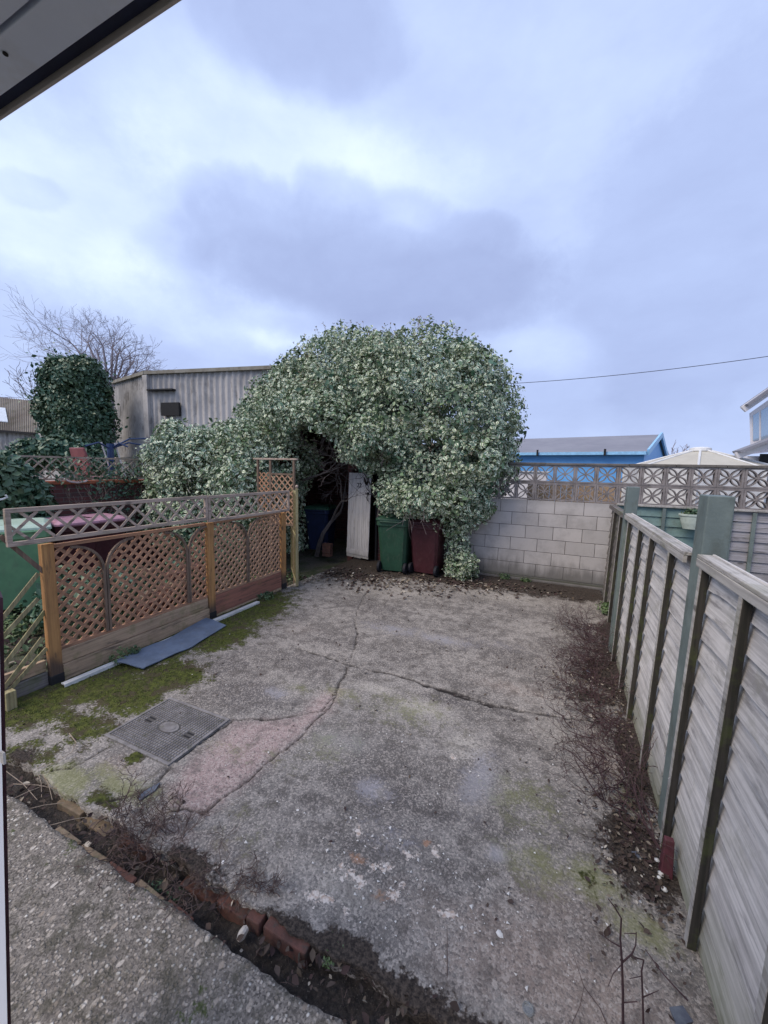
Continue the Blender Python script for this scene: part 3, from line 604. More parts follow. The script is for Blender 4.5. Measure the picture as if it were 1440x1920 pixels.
for (x, L, mt) in [(-2.20,.20,'brickpale'),(-1.98,.20,'brickpale'),(-1.77,.19,'brickred'),(-1.57,.18,'brickpale'),(-1.38,.16,'brickred')]:
    mb = MB(); yaw = random.uniform(-.06, .06); c, s_ = math.cos(yaw), math.sin(yaw); L /= 2; y = .995+.018*0
    Q = lambda a, b, zz: (x+a*c-b*s_, y+a*s_+b*c, zz); z = -.012+random.uniform(-.006, .003)
    mb.hexa([Q(-L,-.025,z-.07), Q(L,-.025,z-.07), Q(L,.028,z-.07), Q(-L,.028,z-.07)], [Q(-L,-.025,z), Q(L,-.025,z), Q(L,.028,z), Q(-L,.028,z)]); mb.build('brick', mt, t, bevel=.005)

# ------------------------------------------------------------------ manhole cover
t = thing('manhole_cover', 'square cast metal drain cover with a fine grid pattern set in the mossy concrete', 'manhole cover', (-2.47, 1.79, 0))
x0, x1 = mhx; y0, y1 = mhy
fr = MB(); w = .022
fr.box(x0, x1, y0, y0+w, -.03, .008); fr.box(x0, x1, y1-w, y1, -.03, .008); fr.box(x0, x0+w, y0+w, y1-w, -.03, .008); fr.box(x1-w, x1, y0+w, y1-w, -.03, .008)
fr.build('frame', 'castiron', t, bevel=.002)
MT['castdark'] = plain('dark plate between cast studs', (.10, .095, .09), None, .9)  # base plate coloured darker than the raised studs
pl = MB(); a0, a1, c0, c1 = x0+w+.004, x1-w-.004, y0+w+.004, y1-w-.004
pl.box(a0, a1, c0, c1, -.025, .002); NX, NY = 26, 21; dx, dy = (a1-a0)/NX, (c1-c0)/NY; mx, my = (a0+a1)/2, (c0+c1)/2
for i in range(NX):
    for j in range(NY):
        qx, qy = a0+dx*(i+.5+.5*(j % 2)*0), c0+dy*(j+.5)
        if ((qx-mx)/.085)**2+((qy-my)/.055)**2 < 1.1: continue
        if abs(abs(qx-mx)-.2) < .035 and abs(qy-my) < .03: continue
        s_ = .40
        pl.hexa([(qx-dx*s_, qy-dy*s_, .0015), (qx+dx*s_, qy-dy*s_, .0015), (qx+dx*s_, qy+dy*s_, .0015), (qx-dx*s_, qy+dy*s_, .0015)],
                [(qx-dx*s_*.7, qy-dy*s_*.7, .007), (qx+dx*s_*.7, qy-dy*s_*.7, .007), (qx+dx*s_*.7, qy+dy*s_*.7, .007), (qx-dx*s_*.7, qy+dy*s_*.7, .007)])
pl.m = [1 if i < 6 else 0 for i in range(len(pl.f))]; pl.build('plate', ['castiron', 'castdark'], t)
bo = MB()
for rx, ry, z in ((.08, .05, .006), (.055, .034, .009)):
    k = 28; ring = [(mx+rx*math.cos(6.2832*i/k), my+ry*math.sin(6.2832*i/k)) for i in range(k)]
    b = len(bo.v); bo.add([(p[0], p[1], .001) for p in ring]+[(p[0], p[1], z) for p in ring], [(i, (i+1) % k, k+(i+1) % k, k+i) for i in range(k)]+[tuple(range(k, 2*k))])
bo.build('badge', 'castiron', t)
for sx in (-.2, .2):
    kh = MB(); kh.box(mx+sx-.03, mx+sx+.03, my-.022, my-.010, .0025, .0045); kh.box(mx+sx-.03, mx+sx+.03, my+.010, my+.022, .0025, .0045); kh.build('keyhole', 'dark', t)

# ------------------------------------------------------------------ left trellis fence
FX = -3.86
t = thing('trellis_fence', 'brown arched trellis fence with amber posts along the mossy left edge of the yard', 'fence', (FX, 3.3, 0))
for y, top in ((1.765, 1.22), (3.42, 1.20), (4.80, 1.19)):
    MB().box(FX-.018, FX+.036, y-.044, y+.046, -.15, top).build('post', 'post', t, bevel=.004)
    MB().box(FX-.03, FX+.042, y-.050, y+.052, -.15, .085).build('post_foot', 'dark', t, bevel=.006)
def lattice(mb, y0, y1, z0, z1, x, pitch, w, th, both=True, keep=None, slope=1.0, order=(0, 1)):
    """diagonal slats clipped to a rectangle in the plane x"""
    for side in order if both else order[:1]:
        sg = 1 if side == 0 else -1; xx = x+(th*.55 if side == 0 else -th*.55)
        step = pitch*math.sqrt(1+slope*slope)/slope if False else pitch*1.414
        c = y0-(z1-z0)/slope-step
        while c < y1+(z1-z0)/slope+step:
            # line y = c + t, z = z0 + slope*t  (or mirrored)
            pts = []
            for (ya, za) in [(c, z0), (c+sg*(z1-z0)/slope, z1)]: pts.append((ya, za))
            (ya, za), (yb, zb) = pts
            def clip(p, q, lim, lower):
                (a, b), (e, f_) = p, q
                ina, ine = (a >= lim) == lower or a == lim, (e >= lim) == lower or e == lim
                if ina and ine: return p, q
                if not ina and not ine: return None
                tt = (lim-a)/(e-a); mpt = (lim, b+tt*(f_-b))
                return (mpt, q) if not ina else (p, mpt)
            sgm = clip((ya, za), (yb, zb), y0, True)
            if sgm: sgm = clip(*sgm, y1, False)
            if sgm and math.hypot(sgm[0][0]-sgm[1][0], sgm[0][1]-sgm[1][1]) > .02:
                segs = [sgm]
                if keep:
                    segs = []; (a, b), (e, f_) = sgm; kk = 24; run = None
                    for i in range(kk+1):
                        u = i/kk; pt = (a+(e-a)*u, b+(f_-b)*u)
                        if keep(*pt): run = run or [pt, pt]; run[1] = pt
                        elif run: segs.append(tuple(run)); run = None
                    if run: segs.append(tuple(run))
                for (p, q) in segs:
                    if math.hypot(p[0]-q[0], p[1]-q[1]) > .02: mb.beam((xx, p[0], p[1]), (xx, q[0], q[1]), w, th, up=(1, 0, 0))
            c += step
def arch_keep(stems, r=.26, zt=1.20):
    def k(y, z):
        for s in stems:
            d = abs(y-s)
            if d < r and z > zt-r-.04 and (r-d)**2+(z-(zt-r-.04))**2 > r*r: return False
        return True
    return k
def arched_panel(y0, y1, stems, mat):
    lt = MB(); lattice(lt, y0, y1, .28, 1.20, FX-.01, .069, .027, .007, keep=arch_keep(stems), order=(1, 0)); lt.build('lattice', mat, t)
    for za, zb in ((1.175, 1.205), (.277, .305)): MB().box(FX-.02, FX+.01, y0, y1, za, zb).build('rail', mat, t)
    for s in stems:
        a = MB(); r = .26; z0 = 1.16-r
        for sg in (-1, 1):
            pts = [(FX+.012, s+sg*.014, .30), (FX+.012, s+sg*.014, z0)]
            for i in range(1, 8):
                q = i/7*math.pi/2; pts.append((FX+.012, s+sg*(.014+r*(1-math.cos(q))), z0+r*math.sin(q)))
            for p, q in zip(pts[:-1], pts[1:]): a.beam(p, q, .022, .022, up=(1, 0, 0))
        a.build('arch_rib', 'arch', t)
arched_panel(1.815, 3.37, (2.215, 3.11), 'lattice_red'); arched_panel(3.47, 4.75, (4.05,), 'lattice')
def topper(y0, y1, za, zb):
    fr = MB(); X = FX+.052
    for z in (za+.0125, zb-.0175): fr.box(X-.016, X+.016, y0, y1, z-.0175, z+.0175)
    for y in (y0+.016, y1-.016): fr.box(X-.0155, X+.0155, y-.0175, y+.0175, za+.03, zb-.035)
    fr.build('topper_frame', 'topper', t, bevel=.003)
    lt = MB(); lattice(lt, y0+.03, y1-.03, za+.03, zb-.035, X, .122, .022, .007); lt.build('topper_lattice', 'topper', t)
topper(1.50, 3.36, 1.245, 1.535); topper(3.37, 4.90, 1.215, 1.530)
MB().box(FX-.02, FX+.015, 1.815, 3.37, .15, .275).build('gravel_board', 'kick', t, bevel=.004)
MB().box(FX-.005, FX+.035, 1.815, 3.37, -.12, .145).build('gravel_board', 'kick', t, bevel=.004)
MB().box(FX-.02, FX+.018, 3.47, 4.75, .03, .272).build('gravel_board', 'kickred', t, bevel=.004)
MB().box(FX-.01, FX+.02, 3.47, 4.75, -.14, .028).build('gravel_board', 'kick', t, bevel=.004)
MB().box(FX-.05, FX-.01, .95, 1.715, .13, .225).build('gravel_board', 'kick', t, bevel=.004)
MB().box(FX-.03, FX+.005, .95, 1.715, -.12, .125).build('gravel_board', 'lap2', t, bevel=.004)
# broken trellis at the near end
bt = thing('broken_trellis', 'collapsed trellis slats leaning apart left of the nearest amber fence post', 'trellis', (FX, 1.5, 0))
for i, (p, q) in enumerate([((0,1005),(73,1065)), ((72,1075),(0,1165)), ((72,1122),(0,1200)), ((85,1145),(0,1258)), ((80,1195),(0,1300)), ((88,1215),(8,1305))]):
    a, b = at(*p, x=FX+.02-.012*(i % 2)), at(*q, x=FX+.02-.012*(i % 2)); MB().beam(a, b+(b-a)*.25, .032, .010, up=(1, 0, 0)).build('slat', 'barkwood' if i else 'arch', bt)
a = at(18, 1300, x=FX+.12); MB().box(a.x-.03, a.x+.03, a.y-.035, a.y+.03, -.1, a.z+.02).build('stake', 'barkwood', bt, bevel=.004)
# trellis gate seen almost edge on at the far end
gt = thing('trellis_gate', 'pale mossy trellis gate, edge on, at the far end of the trellis fence', 'gate', (-3.84, 4.96, 0))
A = at(557, 1000, y=4.93); B = at(547, 1000, y=5.75); A.z = B.z = 0; dr = (B-A); Lg = dr.length; dr.normalize()
nrm = dr.cross(Vector((0, 0, 1)))
def G(s, z, o=0): return A+dr*s+nrm*o+Vector((0, 0, z))
fr = MB()
for s in (.02, Lg-.02): fr.beam(G(s, .02), G(s, 1.56 if s < .1 else 1.50), .04, .035, up=tuple(dr))
for z in (.05, .8, 1.48): fr.beam(G(.04, z), G(Lg-.04, z), .03, .04)
fr.build('gate_frame', 'barkwood', gt, bevel=.003)
tmp = MB(); lattice(tmp, .04, Lg-.04, .07, 1.46, 0, .055, .018, .008)
tmp.v = [G(q.y, q.z, q.x) for q in tmp.v]; tmp.build('lattice', 'barkwood', gt)
fi = MB(); fi.tube([G(.02, 1.56), G(.02, 1.585), G(.02, 1.60), G(.02, 1.615)], [.012, .024, .024, .008], 8); fi.build('finial', 'topper', gt, smooth=True)
# tall trellis screen behind it
ts = thing('trellis_screen', 'tall narrow trellis arch standing under the bush behind the far end of the fence', 'trellis', (-4.45, 5.4, 0))
def xz(mb, y): mb.v = [Vector((q.y, y+q.x, q.z)) for q in mb.v]; return mb
pm = MB()
for x in (-4.86, -4.585, -4.09): pm.box(x-.018, x+.018, 5.385, 5.42, -.15, 2.0)
pm.build('upright', 'arch', ts, bevel=.003)
MB().box(-4.95, -4.02, 5.375, 5.43, 2.0, 2.03).build('top_rail', 'topper', ts, bevel=.003)
for z in (1.76, .9): MB().box(-4.57, -4.11, 5.39, 5.41, z-.015, z+.015).build('rail', 'arch', ts)
l1 = MB(); lattice(l1, -4.57, -4.11, .9, 1.75, 0, .085, .022, .008); xz(l1, 5.4).build('lattice', 'lattice', ts)
l1 = MB(); lattice(l1, -4.84, -4.60, .9, 1.78, 0, .07, .02, .008); xz(l1, 5.4).build('lattice', 'lattice_red', ts)

# things lying along the trellis fence
def lay(pts, z=.0): return [at(u, v, z=z) for u, v in pts]
ws = thing('plastic_strip', 'long white plastic strip lying on the moss against the foot of the trellis fence', 'plastic strip', (-3.76, 2.6, .02))
mb = MB(); a, b = at(118, 1283, z=.03), at(484, 1128, z=.03); mb.beam(a, b, .055, .012); d_ = (b-a).normalized(); s_ = d_.cross(Vector((0, 0, 1)))
mb.build('face', 'white', ws, bevel=.002); MB().beam(a+s_*.024+Vector((0, 0, -.0195)), b+s_*.024+Vector((0, 0, -.0195)), .006, .026).build('lip', 'white', ws)
sh = MB(); prof = [((215,1240),(268,1253)), ((262,1217),(312,1232)), ((318,1196),(360,1212)), ((385,1158),(424,1172))]
rows = []
for i, (p, q) in enumerate(prof):
    a, b = at(*p, z=.058-.004*i), at(*q, z=.02+.006*(i == 0)); rows.append([a, a.lerp(b, .35)+Vector((0, 0, .010)), a.lerp(b, .7)+Vector((0, 0, .004)), b])
fine = []
for i in range(len(rows)-1):
    for k in range(6): fine.append([rows[i][j].lerp(rows[i+1][j], k/6)+Vector((random.uniform(-.003, .003), random.uniform(-.003, .003), .003*math.sin(i*6+k))) for j in range(4)])
fine.append(rows[-1])
for r in fine:
    for p in r: sh.v.append(p)
for r in fine:
    for p in r: sh.v.append(p-Vector((0, 0, .008)))
nr = len(fine); off = nr*4
for i in range(nr-1):
    for j in range(3):
        q = (i*4+j, i*4+j+1, (i+1)*4+j+1, (i+1)*4+j); sh.f.append(q[::-1]); sh.f.append(tuple(k+off for k in q)); sh.m += [0, 0]
    for j in (0, 3): sh.f.append((i*4+j, (i+1)*4+j, (i+1)*4+j+off, i*4+j+off)); sh.m.append(0)
for i in (0, nr-1):
    for j in range(3): sh.f.append((i*4+j, i*4+j+1, i*4+j+1+off, i*4+j+off)); sh.m.append(0)
o = sh.build('felt_sheet', 'slate'); setp(o, 'slate blue board of roofing felt lying on the moss beside the trellis fence', 'sheet')

# ------------------------------------------------------------------ right panel fence
FR = .615
def lean(x, z): return x+.026*max(z, -.1)          # the fence leans out a little
rf = thing('panel_fence', 'silvery grey lap board fence with tall sage green posts along the right of the yard', 'fence', (.63, 3, 0))
def lap_panel(y0, y1, ztop, z0, battens, mat='lap', nb=13, cap='cap', bmat='batten', parent=rf):
    pn = MB(); hb = (ztop-z0)/nb; ny = 40
    for k in range(nb):
        zb = z0+k*hb-.014; zt = zb+hb+.034; ph = random.random()*9; a1, a2 = random.uniform(.004, .010), random.uniform(.002, .006); b = len(pn.v)
        for i in range(ny+1):
            y = y0+(y1-y0)*i/ny; wv = a1*math.sin(y*3.1+ph)+a2*math.sin(y*11+ph*2)+random.uniform(-.0015, .0015)
            for (zz, xx) in ((zb+wv, -.017), (zt, .005), (zt, .014), (zb+wv, -.008)): pn.v.append(Vector((lean(FR, zz)+xx+.02, y, zz)))
        for i in range(ny):
            for j in range(4): pn.f.append((b+i*4+j, b+i*4+(j+1) % 4, b+(i+1)*4+(j+1) % 4, b+(i+1)*4+j)); pn.m.append(0)
        pn.f.append((b, b+1, b+2, b+3)); pn.f.append((b+ny*4+3, b+ny*4+2, b+ny*4+1, b+ny*4)); pn.m += [0, 0]
    p = pn.build('fence_panel', mat, parent)
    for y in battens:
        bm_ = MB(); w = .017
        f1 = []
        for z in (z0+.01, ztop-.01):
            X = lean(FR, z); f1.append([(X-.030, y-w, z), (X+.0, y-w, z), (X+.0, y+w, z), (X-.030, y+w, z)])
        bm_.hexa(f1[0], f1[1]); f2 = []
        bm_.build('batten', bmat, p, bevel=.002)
        fc = MB()
        for z in (z0+.01, ztop-.01):
            X = lean(FR, z); f2.append([(X-.0335, y-w+.002, z), (X-.0305, y-w+.002, z), (X-.0305, y+w-.002, z), (X-.0335, y+w-.002, z)])
        fc.hexa(f2[0], f2[1]); fc.build('batten_face', 'cap', p)  # pale front face laid over sides coloured dark as shade
    c = MB(); X = lean(FR, ztop); c.box(X-.034, X+.026, y0, y1, ztop-.002, ztop+.016); c.box(X-.036, X-.016, y0+.002, y1-.002, ztop-.042, ztop-.003)
    c.build('cap_rail', cap, p, bevel=.003)
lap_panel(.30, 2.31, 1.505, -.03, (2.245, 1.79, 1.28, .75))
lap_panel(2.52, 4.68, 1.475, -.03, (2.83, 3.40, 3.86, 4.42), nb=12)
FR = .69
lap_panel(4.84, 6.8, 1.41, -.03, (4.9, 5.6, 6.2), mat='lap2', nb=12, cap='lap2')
FR = .615
for (y0, y1, top, x0, x1) in ((2.36, 2.50, 1.80, -.010, .095), (4.70, 4.82, 1.76, -.030, .075)):
    q = MB(); zb = -.02; f0 = [(lean(FR, 0)+a, b-.07, zb) for a, b in ((x0, y0), (x1, y0), (x1, y1), (x0, y1))]; f1 = [(lean(FR, top)+a, b, top) for a, b in ((x0, y0), (x1, y0), (x1, y1), (x0, y1))]
    q.hexa(f0, f1).build('post', 'teal', rf, bevel=.005)
MB().box(FR-.03, FR+.02, .3, 7.05, -.1, -.032).build('gravel_board', 'kick', rf)
w_ = MB(); w_.tube([(FR-.005, 2.288, .40), (FR+.02, 2.285, .395), (FR-.035, 2.22, .40)], .0016, 4); w_.build('tie_wire', 'wirem', rf)
pf = thing('post_foot_guard', 'maroon painted stub with white specks at the foot of the tall sage green post', 'post guard', (.57, 2.24, 0))
q = MB(); a = at(1236, 1625, z=.02); q.hexa([(a.x, a.y-.03, -.01), (a.x+.05, a.y-.03, -.01), (a.x+.05, a.y+.02, -.01), (a.x, a.y+.02, -.01)], [(a.x+.012, a.y+.0, .17), (a.x+.05, a.y+.0, .17), (a.x+.05, a.y+.03, .17), (a.x+.012, a.y+.03, .17)]).build('stub', 'maroonpaint', pf, bevel=.004)
for (u, v, z, s) in ((1232,1612,.06,.012),(1240,1638,.01,.016),(1246,1667,.01,.014),(1236,1645,.02,.01)):
    a = at(u, v, z=z); k = MB(); k.tube([a+Vector((0,0,-s*.6)), a, a+Vector((0,0,s*.5))], [s*.6, s, s*.3], 7); k.build('speck', 'foam', pf, smooth=True)

# ------------------------------------------------------------------ block wall with pierced screen
WY = 7.15
wl = thing('block_wall', 'pale concrete block wall topped with pierced flower screen blocks at the back of the yard', 'wall', (0, WY, 0))
bk = MB()
for r in range(7):
    z1_ = 1.405-.2225*r; z0_ = max(z1_-.2225+.008, -.13); offx = -.947+.44*(.5 if r % 2 else 0)-.02*(r % 2)
    for k in range(-4, 14):
        xa = offx+.44*k
        if xa+.44 < -2.9 or xa > 4.4: continue
        j = random.uniform(-.002, .002); bk.box(xa+.004, xa+.436, WY+j, WY+.1, z0_, z1_)
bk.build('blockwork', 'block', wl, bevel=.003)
MB().box(-3.0, 4.6, WY+.006, WY+.098, -.15, 1.40).build('mortar', 'mortar', wl)
MB().box(-2.4, 4.6, WY-.05, WY+.0, -.15, .035).build('plinth', 'mortar', wl, bevel=.01)
# one pierced block, copied along two rows
PW = .3075; PH = .282
def petal_mesh():
    m_ = MB(); T = .015; hw, hh = PW/2-.002, PH/2; y0, y1 = -.045, .045
    m_.box(-hw, hw, y0, y1, -hh, -hh+.020); m_.box(-hw, hw, y0, y1, hh-.020, hh); m_.box(-hw, -hw+.027, y0, y1, -hh+.020, hh-.020); m_.box(hw-.027, hw, y0, y1, -hh+.020, hh-.020)
    for sx in (-1, 1):
        for sz in (-1, 1):
            e_ = Vector((sx*(hw-.02), 0, sz*(hh-.018))); pr = Vector((-e_.z, 0, e_.x)).normalized()
            for sg in (-1, 1):
                pts = [e_*(i/8)+pr*sg*.032*math.sin(math.pi*min(1, (i/8)*1.0)) for i in range(9)]
                for p, q in zip(pts[:-1], pts[1:]):
                    d = (q-p).normalized(); a = Vector((-d.z, 0, d.x))*T/2; Y0, Y1 = Vector((0, y0+.008, 0)), Vector((0, y1-.008, 0)); p2, q2 = p-d*.002, q+d*.002
                    m_.hexa([p2-a+Y0, q2-a+Y0, q2+a+Y0, p2+a+Y0], [p2-a+Y1, q2-a+Y1, q2+a+Y1, p2+a+Y1])
    # small boss at the centre
    m_.tube([(0, y0+.004, 0), (0, y1-.004, 0)], .016, 10)
    return m_
proto = None
for r, zc in enumerate((1.863, 1.558)):
    for k in range(-9, 14):
        x = .208+PW*k+PW/2+(0.0 if r == 0 else .012)
        if x > 4.3: continue
        if proto is None:
            proto = petal_mesh().build('screen_block', 'screen', None); proto.parent = wl; ob = proto
        else:
            ob = proto.copy(); COL.objects.link(ob); ob.parent = wl
        ob.location = Vector((x, WY+.05, zc))-ORG[wl]; ob.rotation_euler = (0, random.uniform(-.006, .006), 0)
MB().box(-2.6, 4.5, WY+.01, WY+.09, 1.7005, 1.7205).build('bed_joint', 'screen', wl)
cp = MB(); x = -2.65
while x < 4.5:
    L = .60; cp.box(x+.003, x+L-.003, WY-.015, WY+.115, 2.006, 2.045+random.uniform(-.003, .003)); x += L
cp.build('coping', 'coping', wl, bevel=.006)

# ------------------------------------------------------------------ neighbour's fence and planter beyond the right fence
nf = thing('painted_fence', 'low overlapping board fence painted teal then left grey, standing before the pierced wall next door', 'fence', (2, 6.9, 0))
def nfp(x0, x1, mat, bm_):
    pn = MB(); nb = 11; zt0 = 1.41
    for k in range(nb):
        zb = -.1+k*(zt0+.1)/nb; zt = zb+(zt0+.1)/nb+.02; pn.hexa([(x0, 6.88, zb), (x1, 6.88, zb), (x1, 6.89, zb), (x0, 6.89, zb)], [(x0, 6.902, zt), (x1, 6.902, zt), (x1, 6.912, zt), (x0, 6.912, zt)])
    p = pn.build('fence_panel', mat, nf); return p
nfp(.80, 2.14, 'tealdark', None); nfp(2.20, 4.4, 'greylap', None)
for x in (1.40, 1.98, 2.17, 2.42, 3.0, 3.6): MB().box(x-.022, x+.022, 6.85, 6.878, -.1, 1.40).build('batten', 'teal', nf, bevel=.003)
MB().box(.80, 4.4, 6.845, 6.92, 1.412, 1.44).build('cap_rail', 'cap', nf, bevel=.003)
pt = thing('hanging_planter', 'oval cream plastic planter of small plants hung on the teal fence', 'planter', (1.75, 6.72, 1.15))
k = 26
def oval(rx, ry, z, cx_=1.735, cy_=6.74): return [(cx_+rx*math.cos(6.2832*i/k), cy_+ry*math.sin(6.2832*i/k), z) for i in range(k)]
rings = [oval(.13, .07, 1.14), oval(.155, .085, 1.22), oval(.175, .092, 1.31), oval(.19, .10, 1.325), oval(.19, .10, 1.35), oval(.17, .085, 1.35), oval(.155, .075, 1.31)]
mb = MB()
for r in rings: mb.v += [Vector(q) for q in r]
for i in range(len(rings)-1):
    for j in range(k): mb.f.append((i*k+j, i*k+(j+1) % k, (i+1)*k+(j+1) % k, (i+1)*k+j)); mb.m.append(0)
mb.f.append(tuple(range(k))[::-1]); mb.m.append(0); mb.f.append(tuple(range((len(rings)-1)*k, len(rings)*k))); mb.m.append(1)
mb.build('pot', ['potcream', 'soil'], pt)
P, Nn = shell([(1.735, 6.74, 1.36, .15, .075, .05)], 45, 7, .02, .3, 1); leaves('plants', P, Nn, .04, 'weed', pt)

# ------------------------------------------------------------------ shed, door and bins under the bush
sd = thing('brick_shed', 'dark red brick outhouse hidden under the overgrown bush', 'shed', (-3.3, 7.6, 0))
w = MB(); w.box(-3.40, -2.25, 7.22, 7.34, -.15, 2.25); w.box(-6.9, -4.0, 9.6, 9.72, -.15, 2.9); w.box(-6.9, -6.78, 7.6, 9.6, -.15, 2.9); w.box(-4.10, -3.40, 7.24, 7.34, 1.85, 2.25); w.box(-2.37, -2.25, 7.34, 9.4, -.15, 2.25); w.box(-4.12, -4.0, 7.3, 9.6, -.15, 2.25); w.box(-4.5, -2.37, 9.28, 9.4, -.15, 2.25)  # far back wall and left side wall added to darken the hollow
w.build('wall', 'brickwall', sd)  # shed walls together with the added back and side walls
MB().box(-4.12, -2.1, 7.1, 9.5, 2.255, 2.36).build('roof', 'asb_edge', sd); MB().box(-7.0, -4.13, 7.2, 9.8, 2.905, 3.0).build('roof', 'dark', sd)  # second roof slab is added to keep the hollow below it dark
MB().box(-3.40, -3.36, 7.16, 7.24, 0, 1.9).build('door_jamb', 'dark', sd)
w = MB(); w.tube([(-3.17, 7.17, 0), (-3.17, 7.17, 2.0)], .02, 8); w.build('drainpipe', 'pipe', sd, smooth=True)
dt = thing('plank_door', 'white painted plank door numbered 22 standing ajar under the bush', 'door', (-4.07, 7.1, 0))
pA, pB = Vector((-4.06, 7.18, 0)), Vector((-3.47, 7.02, 0)); dd = (pB-pA).normalized(); Ld = (pB-pA).length; nn = Vector((dd.y, -dd.x, 0)); tilt = .03
def D(s, z, o=0): return pA+dd*(s+z*tilt)+nn*o+Vector((0, 0, z))
for i in range(6):
    s0, s1 = Ld*i/6+.0015, Ld*(i+1)/6-.0015; zb = .03+(.015 if i > 3 else 0); q = MB(); q.hexa([D(s0, zb), D(s1, zb), D(s1, zb, .02), D(s0, zb, .02)], [D(s0, 1.79), D(s1, 1.79), D(s1, 1.79, .02), D(s0, 1.79, .02)]).build('plank', 'doorwhite', dt, bevel=.002)
q = MB(); q.hexa([D(.0, .10, .021), D(Ld, .10, .021), D(Ld, .10, .03), D(.0, .10, .03)], [D(.0, .20, .021), D(Ld, .20, .021), D(Ld, .20, .027), D(.0, .20, .027)]).build('weather_board', 'doorwhite', dt, bevel=.002)
q = MB(); q.hexa([D(Ld-.085, 1.36, .021), D(Ld-.03, 1.36, .021), D(Ld-.03, 1.36, .035), D(Ld-.085, 1.36, .035)], [D(Ld-.085, 1.41, .021), D(Ld-.03, 1.41, .021), D(Ld-.03, 1.41, .035), D(Ld-.085, 1.41, .035)])
q.tube([D(Ld-.05, 1.38, .04), D(Ld-.055, 1.30, .06), D(Ld-.05, 1.24, .04)], .007, 6); q.build('latch', 'iron', dt)
q = MB(); q.tube([D(Ld-.17, 1.70, .03), D(Ld-.13, 1.60, .035), D(Ld-.10, 1.57, .035), D(Ld-.07, 1.62, .035), D(Ld-.065, 1.72, .03)], [.01, .02, .028, .02, .01], 8); q.build('horseshoe', 'iron', dt, smooth=True)
cu = bpy.data.curves.new('house_number', 'FONT'); cu.body = '22'; cu.size = .13; cu.extrude = .003; cu.align_x = 'CENTER'
co = bpy.data.objects.new('tmp', cu); me = bpy.data.meshes.new_from_object(co); bpy.data.objects.remove(co)
me.materials.clear(); me.materials.append(MT['iron']); no = link_mesh('house_number', me, dt)
o3 = D(Ld*.5, 1.50, .026)-ORG[dt]; no.matrix_local = Matrix(((dd.x, 0, nn.x, o3.x), (dd.y, 0, nn.y, o3.y), (0, 1, 0, o3.z), (0, 0, 0, 1)))

def wheelie(name, label, x, y, rot, body, lid, wbot=.46, wtop=.56, dbot=.50, dtop=.66, h=.98, group=None, z=0):
    t = thing(name, label, 'bin', (x, y, z), group or 'wheelie bins')
    o_ = Vector((x, y, z))
    def T(mb): mb.v = [q+o_ for q in mb.v]; return mb
    # wheels at the -y side (towards the viewer before rotating)
    b = MB(); k = 0
    def rr(w, d, z, yo=0, c=.05):
        return [(-w/2+c, -d/2+yo, z), (w/2-c, -d/2+yo, z), (w/2, -d/2+c+yo, z), (w/2, d/2-c+yo, z), (w/2-c, d/2+yo, z), (-w/2+c, d/2+yo, z), (-w/2, d/2-c+yo, z), (-w/2, -d/2+c+yo, z)]
    lv = [rr(wbot, dbot, .03, .02), rr(wbot+(wtop-wbot)*.9, dbot+(dtop-dbot)*.9, h*.9), rr(wtop+.03, dtop+.03, h*.9+.005), rr(wtop+.03, dtop+.03, h)]
    for r in lv: b.v += [Vector(q) for q in r]
    for i in range(3):
        for j in range(8): b.f.append((i*8+j, i*8+(j+1) % 8, (i+1)*8+(j+1) % 8, (i+1)*8+j)); b.m.append(0)
    b.f.append(tuple(range(8))[::-1]); b.f.append(tuple(range(24, 32))); b.m += [0, 0]
    T(b).build('body', body, t, bevel=.008)
    l = MB(); L1 = rr(wtop+.06, dtop+.05, h+.002); L2 = rr(wtop+.05, dtop+.04, h+.035); L3 = rr(wtop-.08, dtop-.10, h+.075)
    l.v += [Vector(q) for r in (L1, L2, L3) for q in r]
    for i in range(2):
        for j in range(8): l.f.append((i*8+j, i*8+(j+1) % 8, (i+1)*8+(j+1) % 8, (i+1)*8+j)); l.m.append(0)
    l.f.append(tuple(range(8))[::-1]); l.f.append(tuple(range(16, 24))); l.m += [0, 0]
    T(l).build('lid', lid, t, bevel=.006)
    hd = MB(); yh = -dtop/2-.045; hd.tube([(-wtop*.36, yh+.04, h-.03), (-wtop*.36, yh, h-.01), (wtop*.36, yh, h-.01), (wtop*.36, yh+.04, h-.03)], .014, 7); T(hd).build('handle', body, t)
    for sx in (-1, 1):
        wh = MB(); xw = sx*(wbot/2+.015); yw = -dbot/2+.0
        wh.tube([(xw-.025, yw, .10), (xw+.025, yw, .10)], .10, 18); wr = T(wh).build('wheel', 'rubber', t, bevel=.008)
    t.rotation_euler = (0, 0, rot); return t
wheelie('wheelie_bin', 'green wheelie bin beside the white plank door', -2.74, 6.70, .12, 'bin_green', 'bin_green', h=.96)
wheelie('wheelie_bin', 'dark maroon wheelie bin beside the hanging leaves of the bush', -2.14, 6.84, -.06, 'bin_maroon', 'bin_maroon', h=.93)
wheelie('wheelie_bin', 'dark blue wheelie bin in the shadow behind the trellis gate', at(588, 1034, z=0).x, at(588, 1034, z=0).y+.3, .2, 'bin_blue', 'bin_green', h=.95)
wheelie('wheelie_bin', 'large pale green wheelie bin with faded lid at the left edge of the neighbouring garden', -6.55, 2.62, 1.15, 'bin_green2', 'bin_lid_green', .60, .78, .62, .84, 1.04, z=-.02)
for (u, v, lb) in ((128, 972, 'maroon wheelie bin with faded pink lid, nearer of two behind the trellis'), (182, 967, 'maroon wheelie bin with faded pink lid, farther of two behind the trellis')):
    p = at(u, v, z=1.03); wheelie('wheelie_bin', lb, p.x, p.y, 1.5, 'bin_maroon', 'bin_lid_pink', h=.98, z=-.02)
